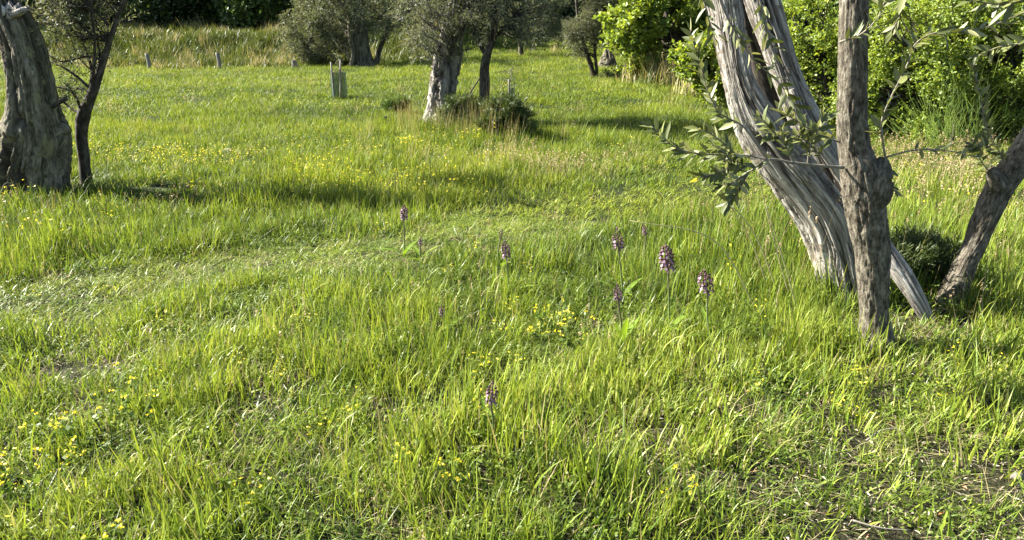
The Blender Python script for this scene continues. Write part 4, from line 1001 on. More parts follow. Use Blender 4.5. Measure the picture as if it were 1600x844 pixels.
# ------------------------------------------------------------------ orchids
M_OSTEM = mat_leaf('orchid_stem', [(0, (0.12, 0.2, 0.04)), (0.5, (0.1, 0.13, 0.045)), (1, (0.075, 0.05, 0.04))], .1)
M_OLEAF = mat_leaf('orchid_leaf', [(0, (0.1, 0.17, 0.02)), (1, (0.15, 0.22, 0.03))], .4, .7, spec=.1)
M_LIP = mat_leaf('orchid_lip', [(0, (0.07344, 0.02772, 0.05616)), (1, (0.216, 0.1346, 0.1944))], .25, tgain=(1, .9, 1))
M_HOOD = mat_leaf('orchid_hood', [(0, (0.028, 0.0072, 0.0144)), (1, (0.088, 0.024, 0.044))], .12, tgain=(1, .6, .8))
def orchid(px, py, hh, base_py, lab, seed, bud=0.25, wr=.58, base_px=None, bigleaf=False):
    rng = np.random.default_rng(seed)
    g = at(px if base_px is None else base_px, base_py); Yd = g[1]; mm = mpp(py, Yd)
    hh = hh * 1.18; top = P(px + rng.normal() * hh * .1, py - hh / 2, Yd); bot = P(px + (0 if base_px is None else (base_px - px) * .25), py + hh / 2, Yd)
    hl = np.linalg.norm(top - bot); R = hl * wr / 2 * 0.8
    root = thing('orchid', lab, 'orchid', g, group='purple orchids in the meadow grass')
    mb = MB(); mid = (g + bot) / 2 + np.array([rng.normal() * .006, 0, 0])
    n0 = mb.n
    Pt, _ = tube(mb, [g - np.array([0, 0, .02]), mid, bot, top], [.0055, .005, .004, .002], 16, 8)
    me = mb.mesh('stem', [M_OSTEM], g)
    z = np.concatenate([np.repeat(np.linspace(0, 1, 16), 8), [0, 1]])
    a = me.attributes.new('tone', 'FLOAT', 'POINT'); a.data.foreach_set('value', np.clip(z * 1.25, 0, 1).astype(np.float32))
    link('stem', me, root)
    # florets in a spiral
    lip = MB(); hood = MB(); buds = MB()
    N = max(16, int(hl / .0021)) if hl > .03 else 14
    N = min(N, 46)
    ax = (top - bot)
    for k in range(N):
        t = (k + .5) / N; th = k * 2.39996 + rng.normal() * .15
        prof = (1.0 - .15 * (1 - t)) if t < .55 else max(.16, 1 - ((t - .55) / .45) ** 1.4)
        c = bot + ax * t
        o = np.array([math.cos(th), math.sin(th), .1]); o /= np.linalg.norm(o); u = np.array([0, 0, 1.0]); s = np.cross(u, o); s /= np.linalg.norm(s)
        rr = R * prof; fs = hl * .105 * (1.0 if t < 1 - bud else .7)
        if t < 1 - bud:
            # hood: dark helmet; lip: pale three-lobed skirt hanging below
            hc = c + o * rr * .88 + u * fs * .3
            V = np.array([hc + o * fs * .7 + u * .1 * fs, hc + s * fs * .62, hc + u * fs * .85, hc - s * fs * .62, hc - o * fs * .5, hc - u * fs * .3])
            hood.add(V, [np.array([(0, 1, 2), (0, 2, 3), (1, 4, 2), (2, 4, 3), (5, 1, 0), (5, 0, 3), (5, 4, 1), (5, 3, 4)])], {'tone': np.full(6, rng.uniform(0, 1))})
            l0 = c + o * rr * .95 + u * fs * .1; dn = -u * .85 + o * .45; dn /= np.linalg.norm(dn)
            L = fs * rng.uniform(.9, 1.35); nn = np.cross(s, dn)
            pts = np.array([l0 - s * .18 * L, l0 + s * .18 * L, l0 + dn * .45 * L + s * .25 * L, l0 + dn * .5 * L + s * .6 * L, l0 + dn * .8 * L + s * .3 * L, l0 + dn * L + s * .38 * L,
                            l0 + dn * L - s * .38 * L, l0 + dn * .8 * L - s * .3 * L, l0 + dn * .5 * L - s * .6 * L, l0 + dn * .45 * L - s * .25 * L])
            lip.add(pts, [np.array([(0, 1, 2, 9), (9, 2, 4, 7), (7, 4, 5, 6)]), np.array([(2, 3, 4), (9, 7, 8)])], {'tone': np.full(10, rng.uniform(0, 1))})
        else:
            bc = c + o * rr * .8
            V = np.array([bc + o * fs * .4, bc + s * fs * .4, bc + u * fs * 1.0, bc - s * fs * .4, bc - o * fs * .4, bc - u * fs * .6])
            buds.add(V, [np.array([(0, 1, 2), (0, 2, 3), (1, 4, 2), (2, 4, 3), (5, 1, 0), (5, 0, 3), (5, 4, 1), (5, 3, 4)])], {'tone': np.full(6, rng.uniform(0, .8))})
    if lip.n: link('lips', lip.mesh('lips', [M_LIP], g), root, kind='stuff')
    if hood.n: link('hoods', hood.mesh('hoods', [M_HOOD], g), root, kind='stuff')
    if buds.n: link('buds', buds.mesh('buds', [M_HOOD], g), root, kind='stuff')
    for k in range(3):
        V, F, t = leaf_mesh('leaf', .17 * rng.uniform(.8, 1.2) * (1.3 if bigleaf else 1), .034, .25 if bigleaf else .5, .4, 7)
        V = np.array(V); me = mesh_from('leaf', V, [F], [M_OLEAF], {'tone': ('FLOAT', np.full(len(V), rng.uniform(.2, .9)))})
        lf = link('leaf', me, root, loc=(0, 0, .01)); lf.rotation_euler = (0, -(1.3 if bigleaf else .9) + rng.normal() * .12, seed + k * 2.1)
for a in ((631, 332, 21, 402, 'tall slim purple orchid standing alone at the far edge of the track', 1),
          (657, 377, 12, 412, 'tiny purple orchid head low in grass right of the tall lone orchid', 2),
          (782, 366, 13, 425, 'dark budding orchid spike just above the pale pink orchid near centre', 3, .95, .5),
          (790, 390, 24, 465, 'pale pink orchid with dark tip leaning slightly near the centre', 4, .3, .58, 797),
          (691, 485, 15, 528, 'small purple orchid low in thick grass left of centre', 5),
          (767, 613, 29, 690, 'pink and maroon orchid nearest the viewer, low in front', 6, .4),
          (964, 373, 29, 470, 'pointed dark purple orchid upper left of the largest orchid', 7, .5, .62, 974),
          (1009, 359, 14, 425, 'small pale orchid farthest back, right of the pointed dark one', 8),
          (1043, 403, 34, 522, 'largest orchid with full purple head on a tall bare green stem', 9, .15, .66, 1046),
          (1104, 440, 30, 535, 'broad pale purple orchid with rounded head on the right', 10, .2, .78, 1108),
          (964, 457, 22, 548, 'small half-open orchid with broad leaves below the pointed dark one', 11, .4, .6, 971, True)):
    orchid(*a)

# ------------------------------------------------------------------ grass: clump shapes kept out of the scene, spread over points of one stuff object
def blades(rng, n, radius, h, hv, w, lean=.25, curve=.9, segs=4, tone=None, edge=1.0):
    r = radius * np.sqrt(rng.uniform(0, 1, n)); a = rng.uniform(0, 6.283, n)
    b0 = np.stack([r * np.cos(a), r * np.sin(a), np.full(n, -.01)], -1)
    az = rng.uniform(0, 6.283, n) ; l0 = np.abs(rng.normal(size=n)) * lean; cv = np.abs(rng.normal(size=n)) * curve
    L = h * np.clip(1 + rng.normal(size=n) * hv, .35, 2.2)
    t = np.linspace(0, 1, segs + 1)
    ph = l0[:, None] + cv[:, None] * t[None, :] ** 1.5
    seg = L / segs
    dx = np.concatenate([np.zeros((n, 1)), np.cumsum(np.sin(ph[:, :-1]) * seg[:, None], 1)], 1)
    dz = np.concatenate([np.zeros((n, 1)), np.cumsum(np.cos(ph[:, :-1]) * seg[:, None], 1)], 1)
    c = b0[:, None, :] + np.stack([dx * np.cos(az)[:, None], dx * np.sin(az)[:, None], dz], -1)
    sa = az + np.pi / 2 + rng.normal(size=n) * .5
    sd = np.stack([np.cos(sa), np.sin(sa), rng.normal(size=n) * .15], -1)
    ww = w * rng.uniform(.6, 1.35, n)[:, None] * (np.clip(1 - t, 0, 1) ** .6)[None, :] * (.7 + .3 * np.minimum(t * 4, 1))[None, :]
    Lf = c + sd[:, None, :] * ww[..., None] * .5; Rt = c - sd[:, None, :] * ww[..., None] * .5
    m = segs * 2 + 1
    V = np.empty((n, m, 3)); V[:, 0:2 * segs:2] = Lf[:, :segs]; V[:, 1:2 * segs:2] = Rt[:, :segs]; V[:, -1] = c[:, -1]
    bi = (np.arange(n) * m)[:, None]
    q = np.concatenate([np.stack([bi + 2 * i, bi + 2 * i + 1, bi + 2 * i + 3, bi + 2 * i + 2], -1).reshape(-1, 4) for i in range(segs - 1)])
    tr = np.stack([bi + 2 * segs - 2, bi + 2 * segs - 1, bi + 2 * segs], -1).reshape(-1, 3)
    tn = rng.uniform(0, 1, n) if tone is None else tone(n)
    tt = np.concatenate([np.repeat(t[:-1], 2), [1.0]])
    return V.reshape(-1, 3), [q, tr], np.repeat(tn, m), np.tile(tt, n), c[:, -1]

def add_bl(mb, res, mi=0):
    V, F, tn, tt, tip = res
    mb.add(V, F, {'tone': tn, 'tt': tt}, mi); return tip

def small_quads(rng, C, size, nper, flat=.5):
    """little petals or leaflets round points"""
    K = len(C); n = K * nper
    c = np.repeat(C, nper, 0); d = unit(rng.normal(size=(n, 3)) * np.array([1, 1, flat])); nn = unit(np.cross(d, rng.normal(size=(n, 3)))); s = np.cross(nn, d)
    L = size * rng.uniform(.7, 1.3, (n, 1))
    V = np.stack([c, c + d * L * .55 + s * L * .42, c + d * L, c + d * L * .55 - s * L * .42], 1).reshape(-1, 3)
    return V, np.arange(len(V)).reshape(-1, 4)

def proto_collection(name, metas):
    col = bpy.data.collections.new(name)
    for i, me in enumerate(metas):
        o = bpy.data.objects.new('%s_%02d' % (name, i), me); col.objects.link(o)
    return col

def scatter(name, label, cat, pts, rot, scl, idx, tint, col):
    n = len(pts)
    me = bpy.data.meshes.new(name); me.vertices.add(n); me.vertices.foreach_set('co', np.asarray(pts, np.float32).ravel())
    for nm, ty, arr in (('rot', 'FLOAT_VECTOR', rot), ('scl', 'FLOAT_VECTOR', scl), ('idx', 'INT', idx), ('tint', 'FLOAT', tint)):
        a = me.attributes.new(nm, ty, 'POINT')
        a.data.foreach_set('vector' if ty == 'FLOAT_VECTOR' else 'value', np.asarray(arr, np.int32 if ty == 'INT' else np.float32).ravel())
    o = link(name, me, label=label, cat=cat, kind='stuff')
    ng = bpy.data.node_groups.new(name, 'GeometryNodeTree')
    ng.interface.new_socket('Geometry', in_out='INPUT', socket_type='NodeSocketGeometry')
    ng.interface.new_socket('Geometry', in_out='OUTPUT', socket_type='NodeSocketGeometry')
    gi = ng.nodes.new('NodeGroupInput'); go = ng.nodes.new('NodeGroupOutput')
    ci = ng.nodes.new('GeometryNodeCollectionInfo'); ci.inputs['Collection'].default_value = col
    ci.inputs['Separate Children'].default_value = True; ci.inputs['Reset Children'].default_value = True
    ip = ng.nodes.new('GeometryNodeInstanceOnPoints'); ip.inputs['Pick Instance'].default_value = True
    def na(nm, ty):
        k = ng.nodes.new('GeometryNodeInputNamedAttribute'); k.data_type = ty; k.inputs['Name'].default_value = nm; return k.outputs['Attribute']
    ng.links.new(gi.outputs[0], ip.inputs['Points']); ng.links.new(ci.outputs[0], ip.inputs['Instance'])
    ng.links.new(na('idx', 'INT'), ip.inputs['Instance Index'])
    ng.links.new(na('rot', 'FLOAT_VECTOR'), ip.inputs['Rotation']); ng.links.new(na('scl', 'FLOAT_VECTOR'), ip.inputs['Scale'])
    ng.links.new(ip.outputs[0], go.inputs[0])
    md = o.modifiers.new('spread', 'NODES'); md.node_group = ng
    return o

G = np.random.default_rng(2024)
MATS = [M_GRASS, M_STRAW, M_FORB, M_PETAL, M_SEED]
def clump_fine(n, rad, h, w, **kw):
    mb = MB(); add_bl(mb, blades(G, n, rad, h, .32, w, **kw)); add_bl(mb, blades(G, max(2, n // 26), rad, h * .9, .4, w * .8, lean=.5, curve=1.2), 1)
    return mb
near = []
for k in range(4): near.append(clump_fine(40, .13, .12, .005, lean=.3, curve=.9).mesh('g', MATS))                       # 0-3 meadow mix
for k in range(3): near.append(clump_fine(13, .09, .165, .0094, lean=.2, curve=.5).mesh('g', MATS))                       # 4-6 broad upright
for k in range(2): near.append(clump_fine(55, .06, .15, .0024, lean=.45, curve=1.0).mesh('g', MATS))                       # 7-8 fine arching tuft
for k in range(2):                                                                                                          # 9-10 low herbs
    mb = MB(); tip = add_bl(mb, blades(G, 26, .09, .07, .4, .0016, lean=.4, curve=.5, segs=3), 2)
    V, q = small_quads(G, tip, .014, 3); mb.add(V, [q], {'tone': np.repeat(G.uniform(0, 1, len(q)), 4), 'tt': np.zeros(len(V))}, 2)
    C = np.stack([G.normal(size=30) * .05, G.normal(size=30) * .05, G.uniform(.01, .05, 30)], -1)
    V, q = small_quads(G, C, .015, 3, .5); mb.add(V, [q], {'tone': np.repeat(G.uniform(0, 1, len(q)), 4), 'tt': np.zeros(len(V))}, 2)
    near.append(mb.mesh('g', MATS))
for k in range(2):                                                                                                          # 11-12 dead flattened blades
    mb = MB(); add_bl(mb, blades(G, 26, .09, .14, .4, .0034, lean=1.1, curve=.6), 1); near.append(mb.mesh('g', MATS))
mb = MB(); tip = add_bl(mb, blades(G, 5, .06, .34, .2, .0016, lean=.14, curve=.35, segs=5), 1)                              # 13 seeding stems
for p_ in tip:
    V, q = small_quads(G, p_ - np.array([0, 0, 1]) * G.uniform(0, .06, (10, 1)), .007, 2); mb.add(V, [q], {'tone': np.repeat(G.uniform(0, 1, len(q)), 4), 'tt': np.zeros(len(V))}, 4)
near.append(mb.mesh('g', MATS))
mb = MB(); tip = add_bl(mb, blades(G, 9, .05, .13, .25, .002, lean=.25, curve=.3, segs=3), 2)                                # 14 yellow flowering herb
V, q = small_quads(G, tip, .008, 4, .6); mb.add(V, [q], {'tone': np.repeat(G.uniform(0, 1, len(q)), 4), 'tt': np.zeros(len(V))}, 3)
C = tip[np.repeat(np.arange(len(tip)), 4)] * G.uniform(.3, .9, (len(tip) * 4, 1)); V, q = small_quads(G, C, .013, 2); mb.add(V, [q], {'tone': np.repeat(G.uniform(.4, 1, len(q)), 4), 'tt': np.zeros(len(V))}, 2)
near.append(mb.mesh('g', MATS))
C_NEAR = proto_collection('near_clump', near)

FM = [M_FIELD, M_STRAW, M_FORB, M_PETAL, M_SEED]
mid = []
for k in range(4):
    mb = MB(); add_bl(mb, blades(G, 74, .2, .085, .5, .0078, lean=.4, curve=.8, segs=3)); add_bl(mb, blades(G, 2, .2, .13, .4, .004, lean=.5, segs=3), 1); mid.append(mb.mesh('g', FM))  # 0-3
for k in range(2):
    mb = MB(); add_bl(mb, blades(G, 34, .15, .15, .35, .009, lean=.38, curve=.7, segs=3)); mid.append(mb.mesh('g', FM))   # 4-5 tussock
mb = MB(); add_bl(mb, blades(G, 22, .2, .12, .3, .005, lean=.3, segs=3), 2); tip = add_bl(mb, blades(G, 16, .2, .13, .3, .003, lean=.3, segs=2), 2)
V, q = small_quads(G, tip, .0115, 3, .6); mb.add(V, [q], {'tone': np.repeat(G.uniform(0, 1, len(q)), 4), 'tt': np.zeros(len(V))}, 3); mid.append(mb.mesh('g', FM))  # 6 flowers
mb = MB(); add_bl(mb, blades(G, 26, .16, .3, .3, .005, lean=.25, curve=.5, segs=3), 1); mid.append(mb.mesh('g', FM))   # 7 dry
mb = MB(); tip = add_bl(mb, blades(G, 18, .2, .22, .2, .003, lean=.2, curve=.3, segs=3), 1)
V, q = small_quads(G, np.repeat(tip, 3, 0) - np.array([0, 0, 1]) * G.uniform(0, .05, (54, 1)), .012, 2); mb.add(V, [q], {'tone': np.repeat(G.uniform(0, 1, len(q)), 4), 'tt': np.zeros(len(V))}, 4); mid.append(mb.mesh('g', FM))  # 8 seeding
C_MID = proto_collection('mid_clump', mid)
far = []
BM = [M_BANK, M_STRAW, M_FIELD]
for k in range(3):
    mb = MB(); add_bl(mb, blades(G, 80, .55, .36, .55, .03, lean=.3, curve=.7, segs=3)); add_bl(mb, blades(G, 2, .5, .6, .4, .012, lean=.3, segs=3), 1); far.append(mb.mesh('g', BM))   # 0-2 bank weeds
mb = MB(); add_bl(mb, blades(G, 40, .3, .75, .3, .022, lean=.3, curve=.6, segs=3), 1); far.append(mb.mesh('g', BM))  # 3 dry tuft
for k in range(2):
    mb = MB(); add_bl(mb, blades(G, 90, .45, .15, .35, .018, lean=.3, curve=.7, segs=2), 2); far.append(mb.mesh('g', BM))  # 4-5 far lawn
C_FAR = proto_collection('far_clump', far)

# masks in world coordinates
PATH = np.array([at(*q)[:2] for q in ((1300, 275), (1180, 292), (1000, 322), (850, 347), (700, 374), (560, 397), (420, 414), (280, 432), (120, 464), (-80, 495))])
def path_d(x, y):
    best = np.full(len(x), 1e9)
    for a, b in zip(PATH[:-1], PATH[1:]):
        ab = b - a; t = np.clip(((x - a[0]) * ab[0] + (y - a[1]) * ab[1]) / ab.dot(ab), 0, 1)
        best = np.minimum(best, np.hypot(x - a[0] - t * ab[0], y - a[1] - t * ab[1]))
    return best
TALL = [(at(*q)[:2], r, k) for q, r, k in (((1230, 430), .9, .9), ((1180, 380), .9, .6), ((1540, 470), .6, .5), ((1440, 400), .8, .8), ((50, 320), .6, .6), ((-60, 300), .8, .8), ((700, 205), 1.0, 1.0), ((770, 215), .9, .9), ((640, 195), .6, .7),
                                            ((850, 700), .35, .5), ((950, 760), .35, .5), ((620, 560), .35, .6), ((60, 420), .9, .3), ((250, 390), .9, .15), ((1260, 520), .6, .6), ((1335, 565), .22, .6), ((1470, 530), .16, .8), ((1395, 570), .12, .5), ((1300, 470), .35, .9))]
BARE = [(at(*q)[:2], r) for q, r in (((95, 590), .2), ((150, 582), .15), ((200, 570), .15), ((60, 600), .15), ((130, 650), .14), ((1410, 525), .34), ((1430, 590), .3), ((1450, 490), .3), ((420, 640), .2), ((640, 655), .18), ((1220, 790), .28), ((985, 700), .14), ((880, 690), .12), ((1450, 745), .35), ((1560, 740), .3), ((500, 730), .18), ((1350, 800), .3), ((1120, 640), .16), ((700, 320), .2), ((1040, 720), .2))]
def tallness(x, y):
    o = np.zeros(len(x))
    for c, r, k in TALL: o = np.maximum(o, k * np.exp(-((x - c[0])**2 + (y - c[1])**2) / r**2))
    return o
def bareness(x, y):
    o = np.zeros(len(x))
    for c, r in BARE: o = np.maximum(o, np.exp(-(((x - c[0])**2 + (y - c[1])**2) / r**2) ** 2))
    corner = sstep(.1, 1.2, x) * (1 - sstep(2.5, 3.3, y))
    o = np.maximum(o, corner * np.clip(.7 + .7 * vn(x * 3.3, y * 3.3, seed=81), 0, 1))
    o = np.maximum(o, .45 * np.clip(vn(x * 2.6 + 5, y * 2.6, seed=83) * 2.2 - .75, 0, 1) * (1 - sstep(3.0, 5.0, y)))
    return o
YEL = [(at(*q)[:2], rx, ry) for q, rx, ry in (((300, 252), 1.7, .5), ((380, 262), 1.2, .4), ((470, 280), 1.1, .4), ((240, 245), .9, .4), ((600, 300), .8, .3), ((550, 240), 1.0, .4))]
def yellow(x, y):
    o = np.zeros(len(x))
    for c, rx, ry in YEL: o = np.maximum(o, np.exp(-((x - c[0]) / rx)**2 - ((y - c[1]) / ry)**2))
    return o

def in_view(x, y, m):
    return np.abs(x) < 0.74 * y + m

def grid_points(rng, y0, y1, dens, m):
    w = .74 * y1 + m; n = int(dens * 2 * w * (y1 - y0))
    x = rng.uniform(-w, w, n); y = rng.uniform(y0, y1, n)
    k = in_view(x, y, m); return x[k], y[k]

def spread(name, label, x, y, hs, ws, idx, tint, col, rng, tilt=.12):
    z = H(x, y); n = len(x)
    rot = np.stack([rng.normal(size=n) * tilt, rng.normal(size=n) * tilt, rng.uniform(0, 6.283, n)], -1)
    scl = np.stack([ws, ws, hs], -1)
    return scatter(name, label, 'grass', np.stack([x, y, z], -1), rot, scl, idx, np.clip(tint, 0, 1), col)

def pick(rng, n, w):
    """per-point weights (n,k) -> index"""
    c = np.cumsum(w, 1); u = rng.uniform(0, 1, n) * c[:, -1]
    return (u[:, None] > c).sum(1)

def grass_near():
    rng = np.random.default_rng(7)
    x, y = grid_points(rng, 1.35, 6.6, 240, .9)
    b = bareness(x, y); tl = tallness(x, y); pd = path_d(x, y); pth = 1 - sstep(.36, .66, pd + .18 * vn(x * 2, y * 2, seed=14))
    keep = rng.uniform(0, 1, len(x)) > .66 * np.where(x * 0 + y < 3.1, .82 * b, b); keep &= rng.uniform(0, 1, len(x)) < 1 - sstep(5.6, 6.6, y)
    x, y, b, tl, pth = x[keep], y[keep], b[keep], tl[keep], pth[keep]; n = len(x)
    n1 = vn(x * 1.3, y * 1.3, seed=21); n2 = vn(x * 4, y * 4, seed=22); n3 = vn(x * .6, y * .6, seed=23)
    hs = .74 + .22 * n1 + .28 * n2 + 1.15 * tl; hs *= (1 - .7 * pth) * (1 - .4 * np.minimum(b, 1)); hs *= rng.uniform(.6, 1.35, n)
    ws = np.clip(rng.uniform(.85, 1.2, n), .5, 2)
    W = np.zeros((n, 15)); W[:, 0:4] = 1.2; W[:, 4:7] = (.6 + 2.2 * np.clip(n2 * 1.6 + .1, 0, 1) + tl)[:, None] * (1 - .8 * pth)[:, None]; W[:, 7:9] = (.35 + 1.2 * np.clip(n1, 0, 1))[:, None] * (1 - .5 * tl)[:, None]
    W[:, 9:11] = (.75 + 1.0 * np.clip(-n2, 0, 1) - .3 * np.minimum(b, 1))[:, None] * (1 - .6 * tl)[:, None]; W[:, 11:13] = (.07 + 1.6 * b + .7 * pth)[:, None]
    W[:, 13] = .06 + .35 * np.clip(tl - .2, 0, 1) + .3 * sstep(1.5, 3, x) * sstep(4, 6, y); W[:, 14] = .04 + .25 * np.clip(n3 * 2 - .3, 0, 1)
    idx = pick(rng, n, W)
    tint = .55 + .3 * n3 + .3 * n2 + rng.normal(size=n) * .16 - .05 * tl + .22 * pth
    spread('meadow_grass', 'long yellow green meadow grass around the orchids in the foreground', x, y, np.clip(hs, .18, 2.4), ws, idx, tint, C_NEAR, rng)
grass_near()

def grass_mid():
    rng = np.random.default_rng(8)
    x1, y1 = grid_points(rng, 5.4, 16, 42, 1.5); x2, y2 = grid_points(rng, 15.5, 46, 17, 3)
    x = np.concatenate([x1, x2]); y = np.concatenate([y1, y2]); sc = np.concatenate([np.ones(len(x1)), np.full(len(x2), 1.5)])
    keep = rng.uniform(0, 1, len(x)) < sstep(5.2, 6.4, y); keep &= ~((y > 36.5) & (x < -3) & (rng.uniform(0, 1, len(x)) < .8))
    x, y, sc = x[keep], y[keep], sc[keep]; n = len(x)
    tl = tallness(x, y); pd = path_d(x, y); pth = 1 - sstep(.42, .8, pd + .16 * vn(x * 1.5, y * 1.5, seed=14)); ye = yellow(x, y)
    n1 = vn(x * .9, y * .9, seed=41); n2 = vn(x * .25, y * .25, seed=42); n3 = vn(x * 2.5, y * 2.5, seed=43)
    seedy = sstep(3.0, 5.0, x) * (1 - sstep(9.5, 11.5, y)) + .8 * np.exp(-((x - at(900, 265)[0]) / 1.2)**2 - ((y - at(900, 265)[1]) / .6)**2)
    hs = .85 + .3 * n1 + .34 * n3 + 1.2 * tl + .25 * np.clip(n2, 0, 1); hs *= (1 - .72 * pth); hs *= rng.uniform(.55, 1.4, n)
    W = np.zeros((n, 9)); W[:, 0:4] = 1.0; W[:, 4:6] = (.15 + .7 * np.clip(n3 * 1.5 + n1 - .2, 0, 1) + 1.2 * tl)[:, None]; W[:, 6] = .05 + 3.2 * ye * np.clip(.5 + n3, .1, 1.5); W[:, 7] = .03 + .5 * tl; W[:, 8] = 0.02 + 2.2 * np.clip(seedy, 0, 1)
    idx = pick(rng, n, W)
    tint = .52 + .28 * n2 + .22 * n1 + .22 * n3 + rng.normal(size=n) * .2 - .15 * tl + .25 * pth
    spread('field_grass', 'sunlit yellow green grass of the open meadow between the olives', x, y, np.clip(hs, .2 + .3 * (1 - pth), 2.2), sc * rng.uniform(.9, 1.25, n), idx, tint, C_MID, rng, .1)
grass_mid()

def grass_far():
    rng = np.random.default_rng(9)
    x, y = grid_points(rng, 40, 72, 3.2, 5); n = len(x)
    left = (x < -3.5); x_, y_ = grid_points(rng, 36, 48, 9, 4); k = x_ < -3.2 - .3 * (y_ - 36) * 0; x_, y_ = x_[k], y_[k]
    x = np.concatenate([x, x_]); y = np.concatenate([y, y_]); n = len(x); bank = np.concatenate([np.zeros(n - len(x_), bool), np.ones(len(x_), bool)])
    x3, y3 = grid_points(rng, 34.6, 37.2, 5, 4); k = (x3 < -9.0) & (vn(x3 * .9, y3 * .5, seed=57) > -.1); x3, y3 = x3[k], y3[k]   # dry fringe at the bank foot
    x4, y4 = rng.normal(5.4, .8, 70), rng.normal(22.5, 1.2, 70)                                # dry reeds under the bright tree
    W = np.zeros((n, 6)); W[:, 0:3] = np.where(bank | (x < -3.5), 1.0, .12)[:, None]; W[:, 3] = np.where(bank, .12, .05); W[:, 4:6] = np.where(bank | (x < -3.5), .1, 1.2)[:, None]
    idx = pick(rng, n, W)
    hs = .8 + .35 * vn(x * .5, y * .5, seed=51) + rng.normal(size=n) * .12
    X = np.concatenate([x, x3, x4]); Yy = np.concatenate([y, y3, y4]); m = len(X)
    I = np.concatenate([idx, np.where(rng.uniform(0, 1, len(x3)) < .33, 3, rng.integers(0, 3, len(x3))), np.where(rng.uniform(0, 1, len(x4)) < .7, 3, 1)])
    Hs = np.concatenate([hs, rng.uniform(.4, .75, len(x3)), rng.uniform(.6, 1.3, len(x4))])
    ti = .5 + .35 * vn(X * .4, Yy * .4, seed=52) + rng.normal(size=m) * .15
    spread('bank_grass', 'rough green weeds and pale dry grass covering the bank and far track', X, Yy, np.clip(Hs, .3, 1.6), rng.uniform(.9, 1.3, m), I, ti, C_FAR, rng, .1)
grass_far()

# ------------------------------------------------------------------ litter, twigs, yellow plants, weed spike
def litter():
    rng = np.random.default_rng(31)
    x, y = grid_points(rng, 1.4, 4.6, 2000, .6); b = bareness(x, y); k = rng.uniform(0, 1, len(x)) < .04 + .75 * np.clip(b, 0, 1); x, y = x[k], y[k]; n = len(x)
    z = H(x, y) + rng.uniform(.002, .02, n); c = np.stack([x, y, z], -1)
    a = rng.uniform(0, 6.283, n); d = np.stack([np.cos(a), np.sin(a), rng.normal(size=n) * .25], -1); d = unit(d); s = unit(np.cross(d, np.stack([rng.normal(size=n) * .3, rng.normal(size=n) * .3, np.ones(n)], -1)))
    stalk = rng.uniform(0, 1, n) < .65
    L = np.where(stalk, rng.uniform(.02, .075, n), rng.uniform(.01, .03, n))[:, None]; w = np.where(stalk, .0017, L[:, 0] * .36)[:, None]
    nz = np.array([0, 0, 1.0])
    V = np.stack([c - d * L * .5, c + s * w * .5 + nz * .004, c + d * L * .5, c - s * w * .5 + nz * .004], 1).reshape(-1, 3)
    m, nt, out = mat_new('dry_litter'); c_ = ramp(nt, attr(nt, 'tone').outputs['Fac'], [(0, (.05, .04, .028)), (.4, (.15, .12, .075)), (.75, (.3, .26, .17)), (.95, (.45, .41, .32)), (1, (.42, .17, .06))]); leaf_shader(nt, out, c_, .1, .7)
    link('fallen_leaves', mesh_from('fallen_leaves', V, [np.arange(len(V)).reshape(-1, 4)], [m], {'tone': ('FLOAT', np.repeat(rng.uniform(0, 1, n), 4))}, smooth=False), label='dry straw and curled fallen leaves on bare patches of soil', cat='leaf litter', kind='stuff')
litter()

def twig(pts, r, lab, mat=M_TWIG, nm='dry_twig', cat='twig'):
    P3 = [at(px, py) + np.array([0, 0, h]) for px, py, h in pts]; mb = MB()
    tube(mb, P3, np.linspace(r, r * .5, len(P3)), 18, 6); c = P3[0]
    link(nm, mb.mesh(nm, [mat], c), loc=c, label=lab, cat=cat)
twig([(1352, 700, .03), (1375, 692, .05), (1400, 690, .045), (1418, 697, .02)], .004, 'pale dry twig lying in sparse grass at lower right')
twig([(1330, 828, .03), (1370, 838, .03), (1420, 842, .025)], .0035, 'thin pale twig at the bottom right edge')
twig([(45, 500, .02), (100, 492, .16), (160, 480, .24), (215, 478, .2), (252, 480, .12)], .0025, 'long dark arching grass stalk over the track at left', M_BARKDK, 'arching_stalk', 'stalk')

def yellow_plant(px, py, h, lab, seed):
    rng = np.random.default_rng(seed); c = at(px, py); root = thing('yellow_wildflower', lab, 'wildflower', c, group='yellow wildflowers in the foreground grass')
    st = MB(); fl = MB(); lv = MB()
    for k in range(4):
        a = rng.uniform(0, 6.28); tp = c + np.array([math.cos(a) * h * .55, math.sin(a) * h * .55, h * rng.uniform(.6, 1.1)])
        tube(st, [c, (c + tp) / 2 + np.array([0, 0, h * .08]), tp], [.0016, .0013, .001], 7, 5)
        C = tp + rng.normal(size=(3, 3)) * np.array([.012, .012, .008]); V, q = small_quads(rng, C, .0095, 4, .6); fl.add(V, [q], {'tone': np.repeat(rng.uniform(0, 1, len(q)), 4)})
        C = c + (tp - c) * rng.uniform(.2, .85, (7, 1)); V, q = small_quads(rng, C, .024, 1, .5); lv.add(V, [q], {'tone': np.repeat(rng.uniform(0, 1, len(q)), 4), 'tt': np.zeros(len(V))})
    link('stems', st.mesh('stems', [M_OSTEM], c), root, kind='stuff'); link('leaves', lv.mesh('leaves', [M_FORB], c), root, kind='stuff'); link('flowers', fl.mesh('flowers', [M_PETAL], c), root, kind='stuff')
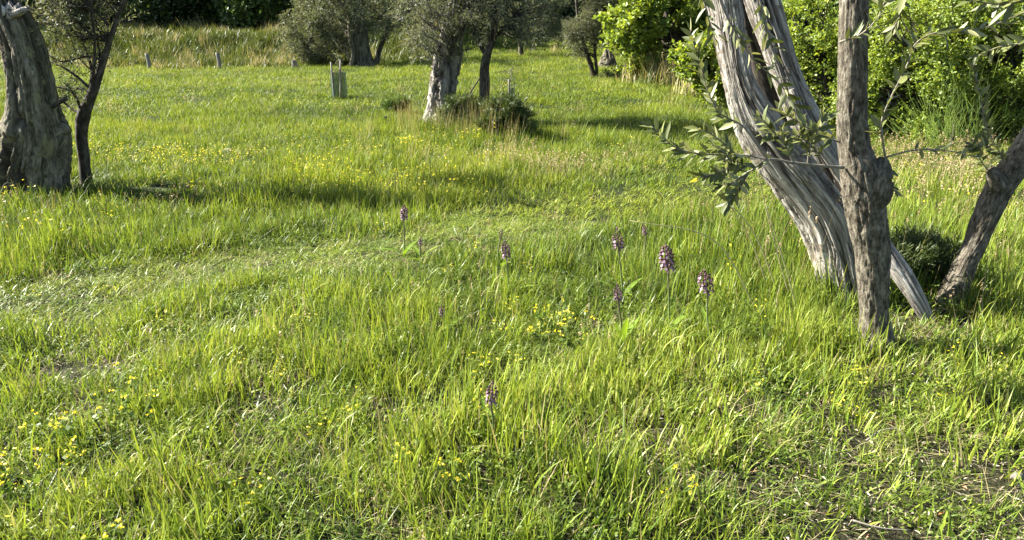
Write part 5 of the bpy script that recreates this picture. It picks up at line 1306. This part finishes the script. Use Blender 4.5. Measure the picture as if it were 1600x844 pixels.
for i, (px, py, h, lab) in enumerate(((88, 700, .17, 'yellow wildflower cluster at far left beside the dark hollow'), (130, 702, .16, 'yellow wildflowers just right of the far left cluster'), (192, 660, .2, 'taller yellow wildflower between the left hollow and centre'),
        (222, 668, .14, 'short yellow wildflower beside the taller one on the left'), (100, 745, .12, 'low yellow wildflower below the far left cluster'), (38, 790, .14, 'yellow wildflower near the lower left edge'), (158, 870, .12, 'yellow wildflower at the bottom edge on the left'),
        (12, 760, .12, 'yellow wildflower touching the left edge'), (715, 770, .12, 'yellow wildflower in front of the nearest orchid'), (615, 745, .1, 'pale yellow wildflower low in the front centre'), (855, 520, .14, 'yellow wildflower patch below the pale pink orchid'),
        (905, 525, .13, 'yellow wildflower patch left of the half-open orchid'), (890, 545, .12, 'low yellow wildflower in front of the patch left of the half-open orchid'), (840, 535, .12, 'small yellow wildflower left of the central patch'), (1045, 800, .12, 'yellow wildflower near the bottom right of centre'))):
    yellow_plant(px, py, h, lab, 300 + i)

def weed_spike():
    c = at(606, 206); rng = np.random.default_rng(2); root = thing('dock_plant', 'dark upright seed spike of a weed rising from the meadow left of the middle olives', 'weed', c)
    tp = P(603, 180, c[1]); mb = MB(); tube(mb, [c, (c + tp) / 2, tp], [.008, .006, .003], 8, 6); link('stem', mb.mesh('stem', [M_BARKDK], c), root)
    C = tp - np.array([0, 0, 1]) * rng.uniform(0, .14, (40, 1)) + rng.normal(size=(40, 3)) * .01; V, q = small_quads(rng, C, .03, 2)
    link('seed_head', mesh_from('seed_head', V - c, [q], [M_DARKFOL], {'tone': ('FLOAT', np.repeat(rng.uniform(0, .5, len(q)), 4))}), root)
weed_spike()

# long pale stalks arching out of the tall grass by the split trunk
M_STALK = mat_plain('pale_stalk', [(0.3, (0.264, 0.24, 0.12)), (0.7, (0.432, 0.396, 0.204))], 40, .6, .1)
for k, (bx, by, mx_, my, tx, ty, lab) in enumerate(((1222, 475, 1165, 345, 1078, 268, 'longest pale grass stalk arching up and left beside the split trunk'), (1205, 470, 1170, 370, 1120, 290, 'pale grass stalk leaning left just right of the longest one'),
        (1238, 480, 1205, 360, 1182, 262, 'nearly upright pale grass stalk by the left edge of the split trunk'), (1185, 490, 1110, 372, 985, 345, 'low pale stalk bending far left toward the back orchid'), (1250, 500, 1222, 400, 1196, 318, 'short pale stalk close to the foot of the split trunk'))):
    b_ = at(bx, by); y_ = b_[1]; mb = MB()
    tube(mb, [b_, P(mx_, my, y_ - .08), P(tx, ty, y_ - .15)], [.0042, .0034, .0018], 16, 5)
    link('dry_stalk', mb.mesh('dry_stalk', [M_STALK], b_), loc=b_, label=lab, cat='grass stalk', group='long pale grass stalks by the split olive')
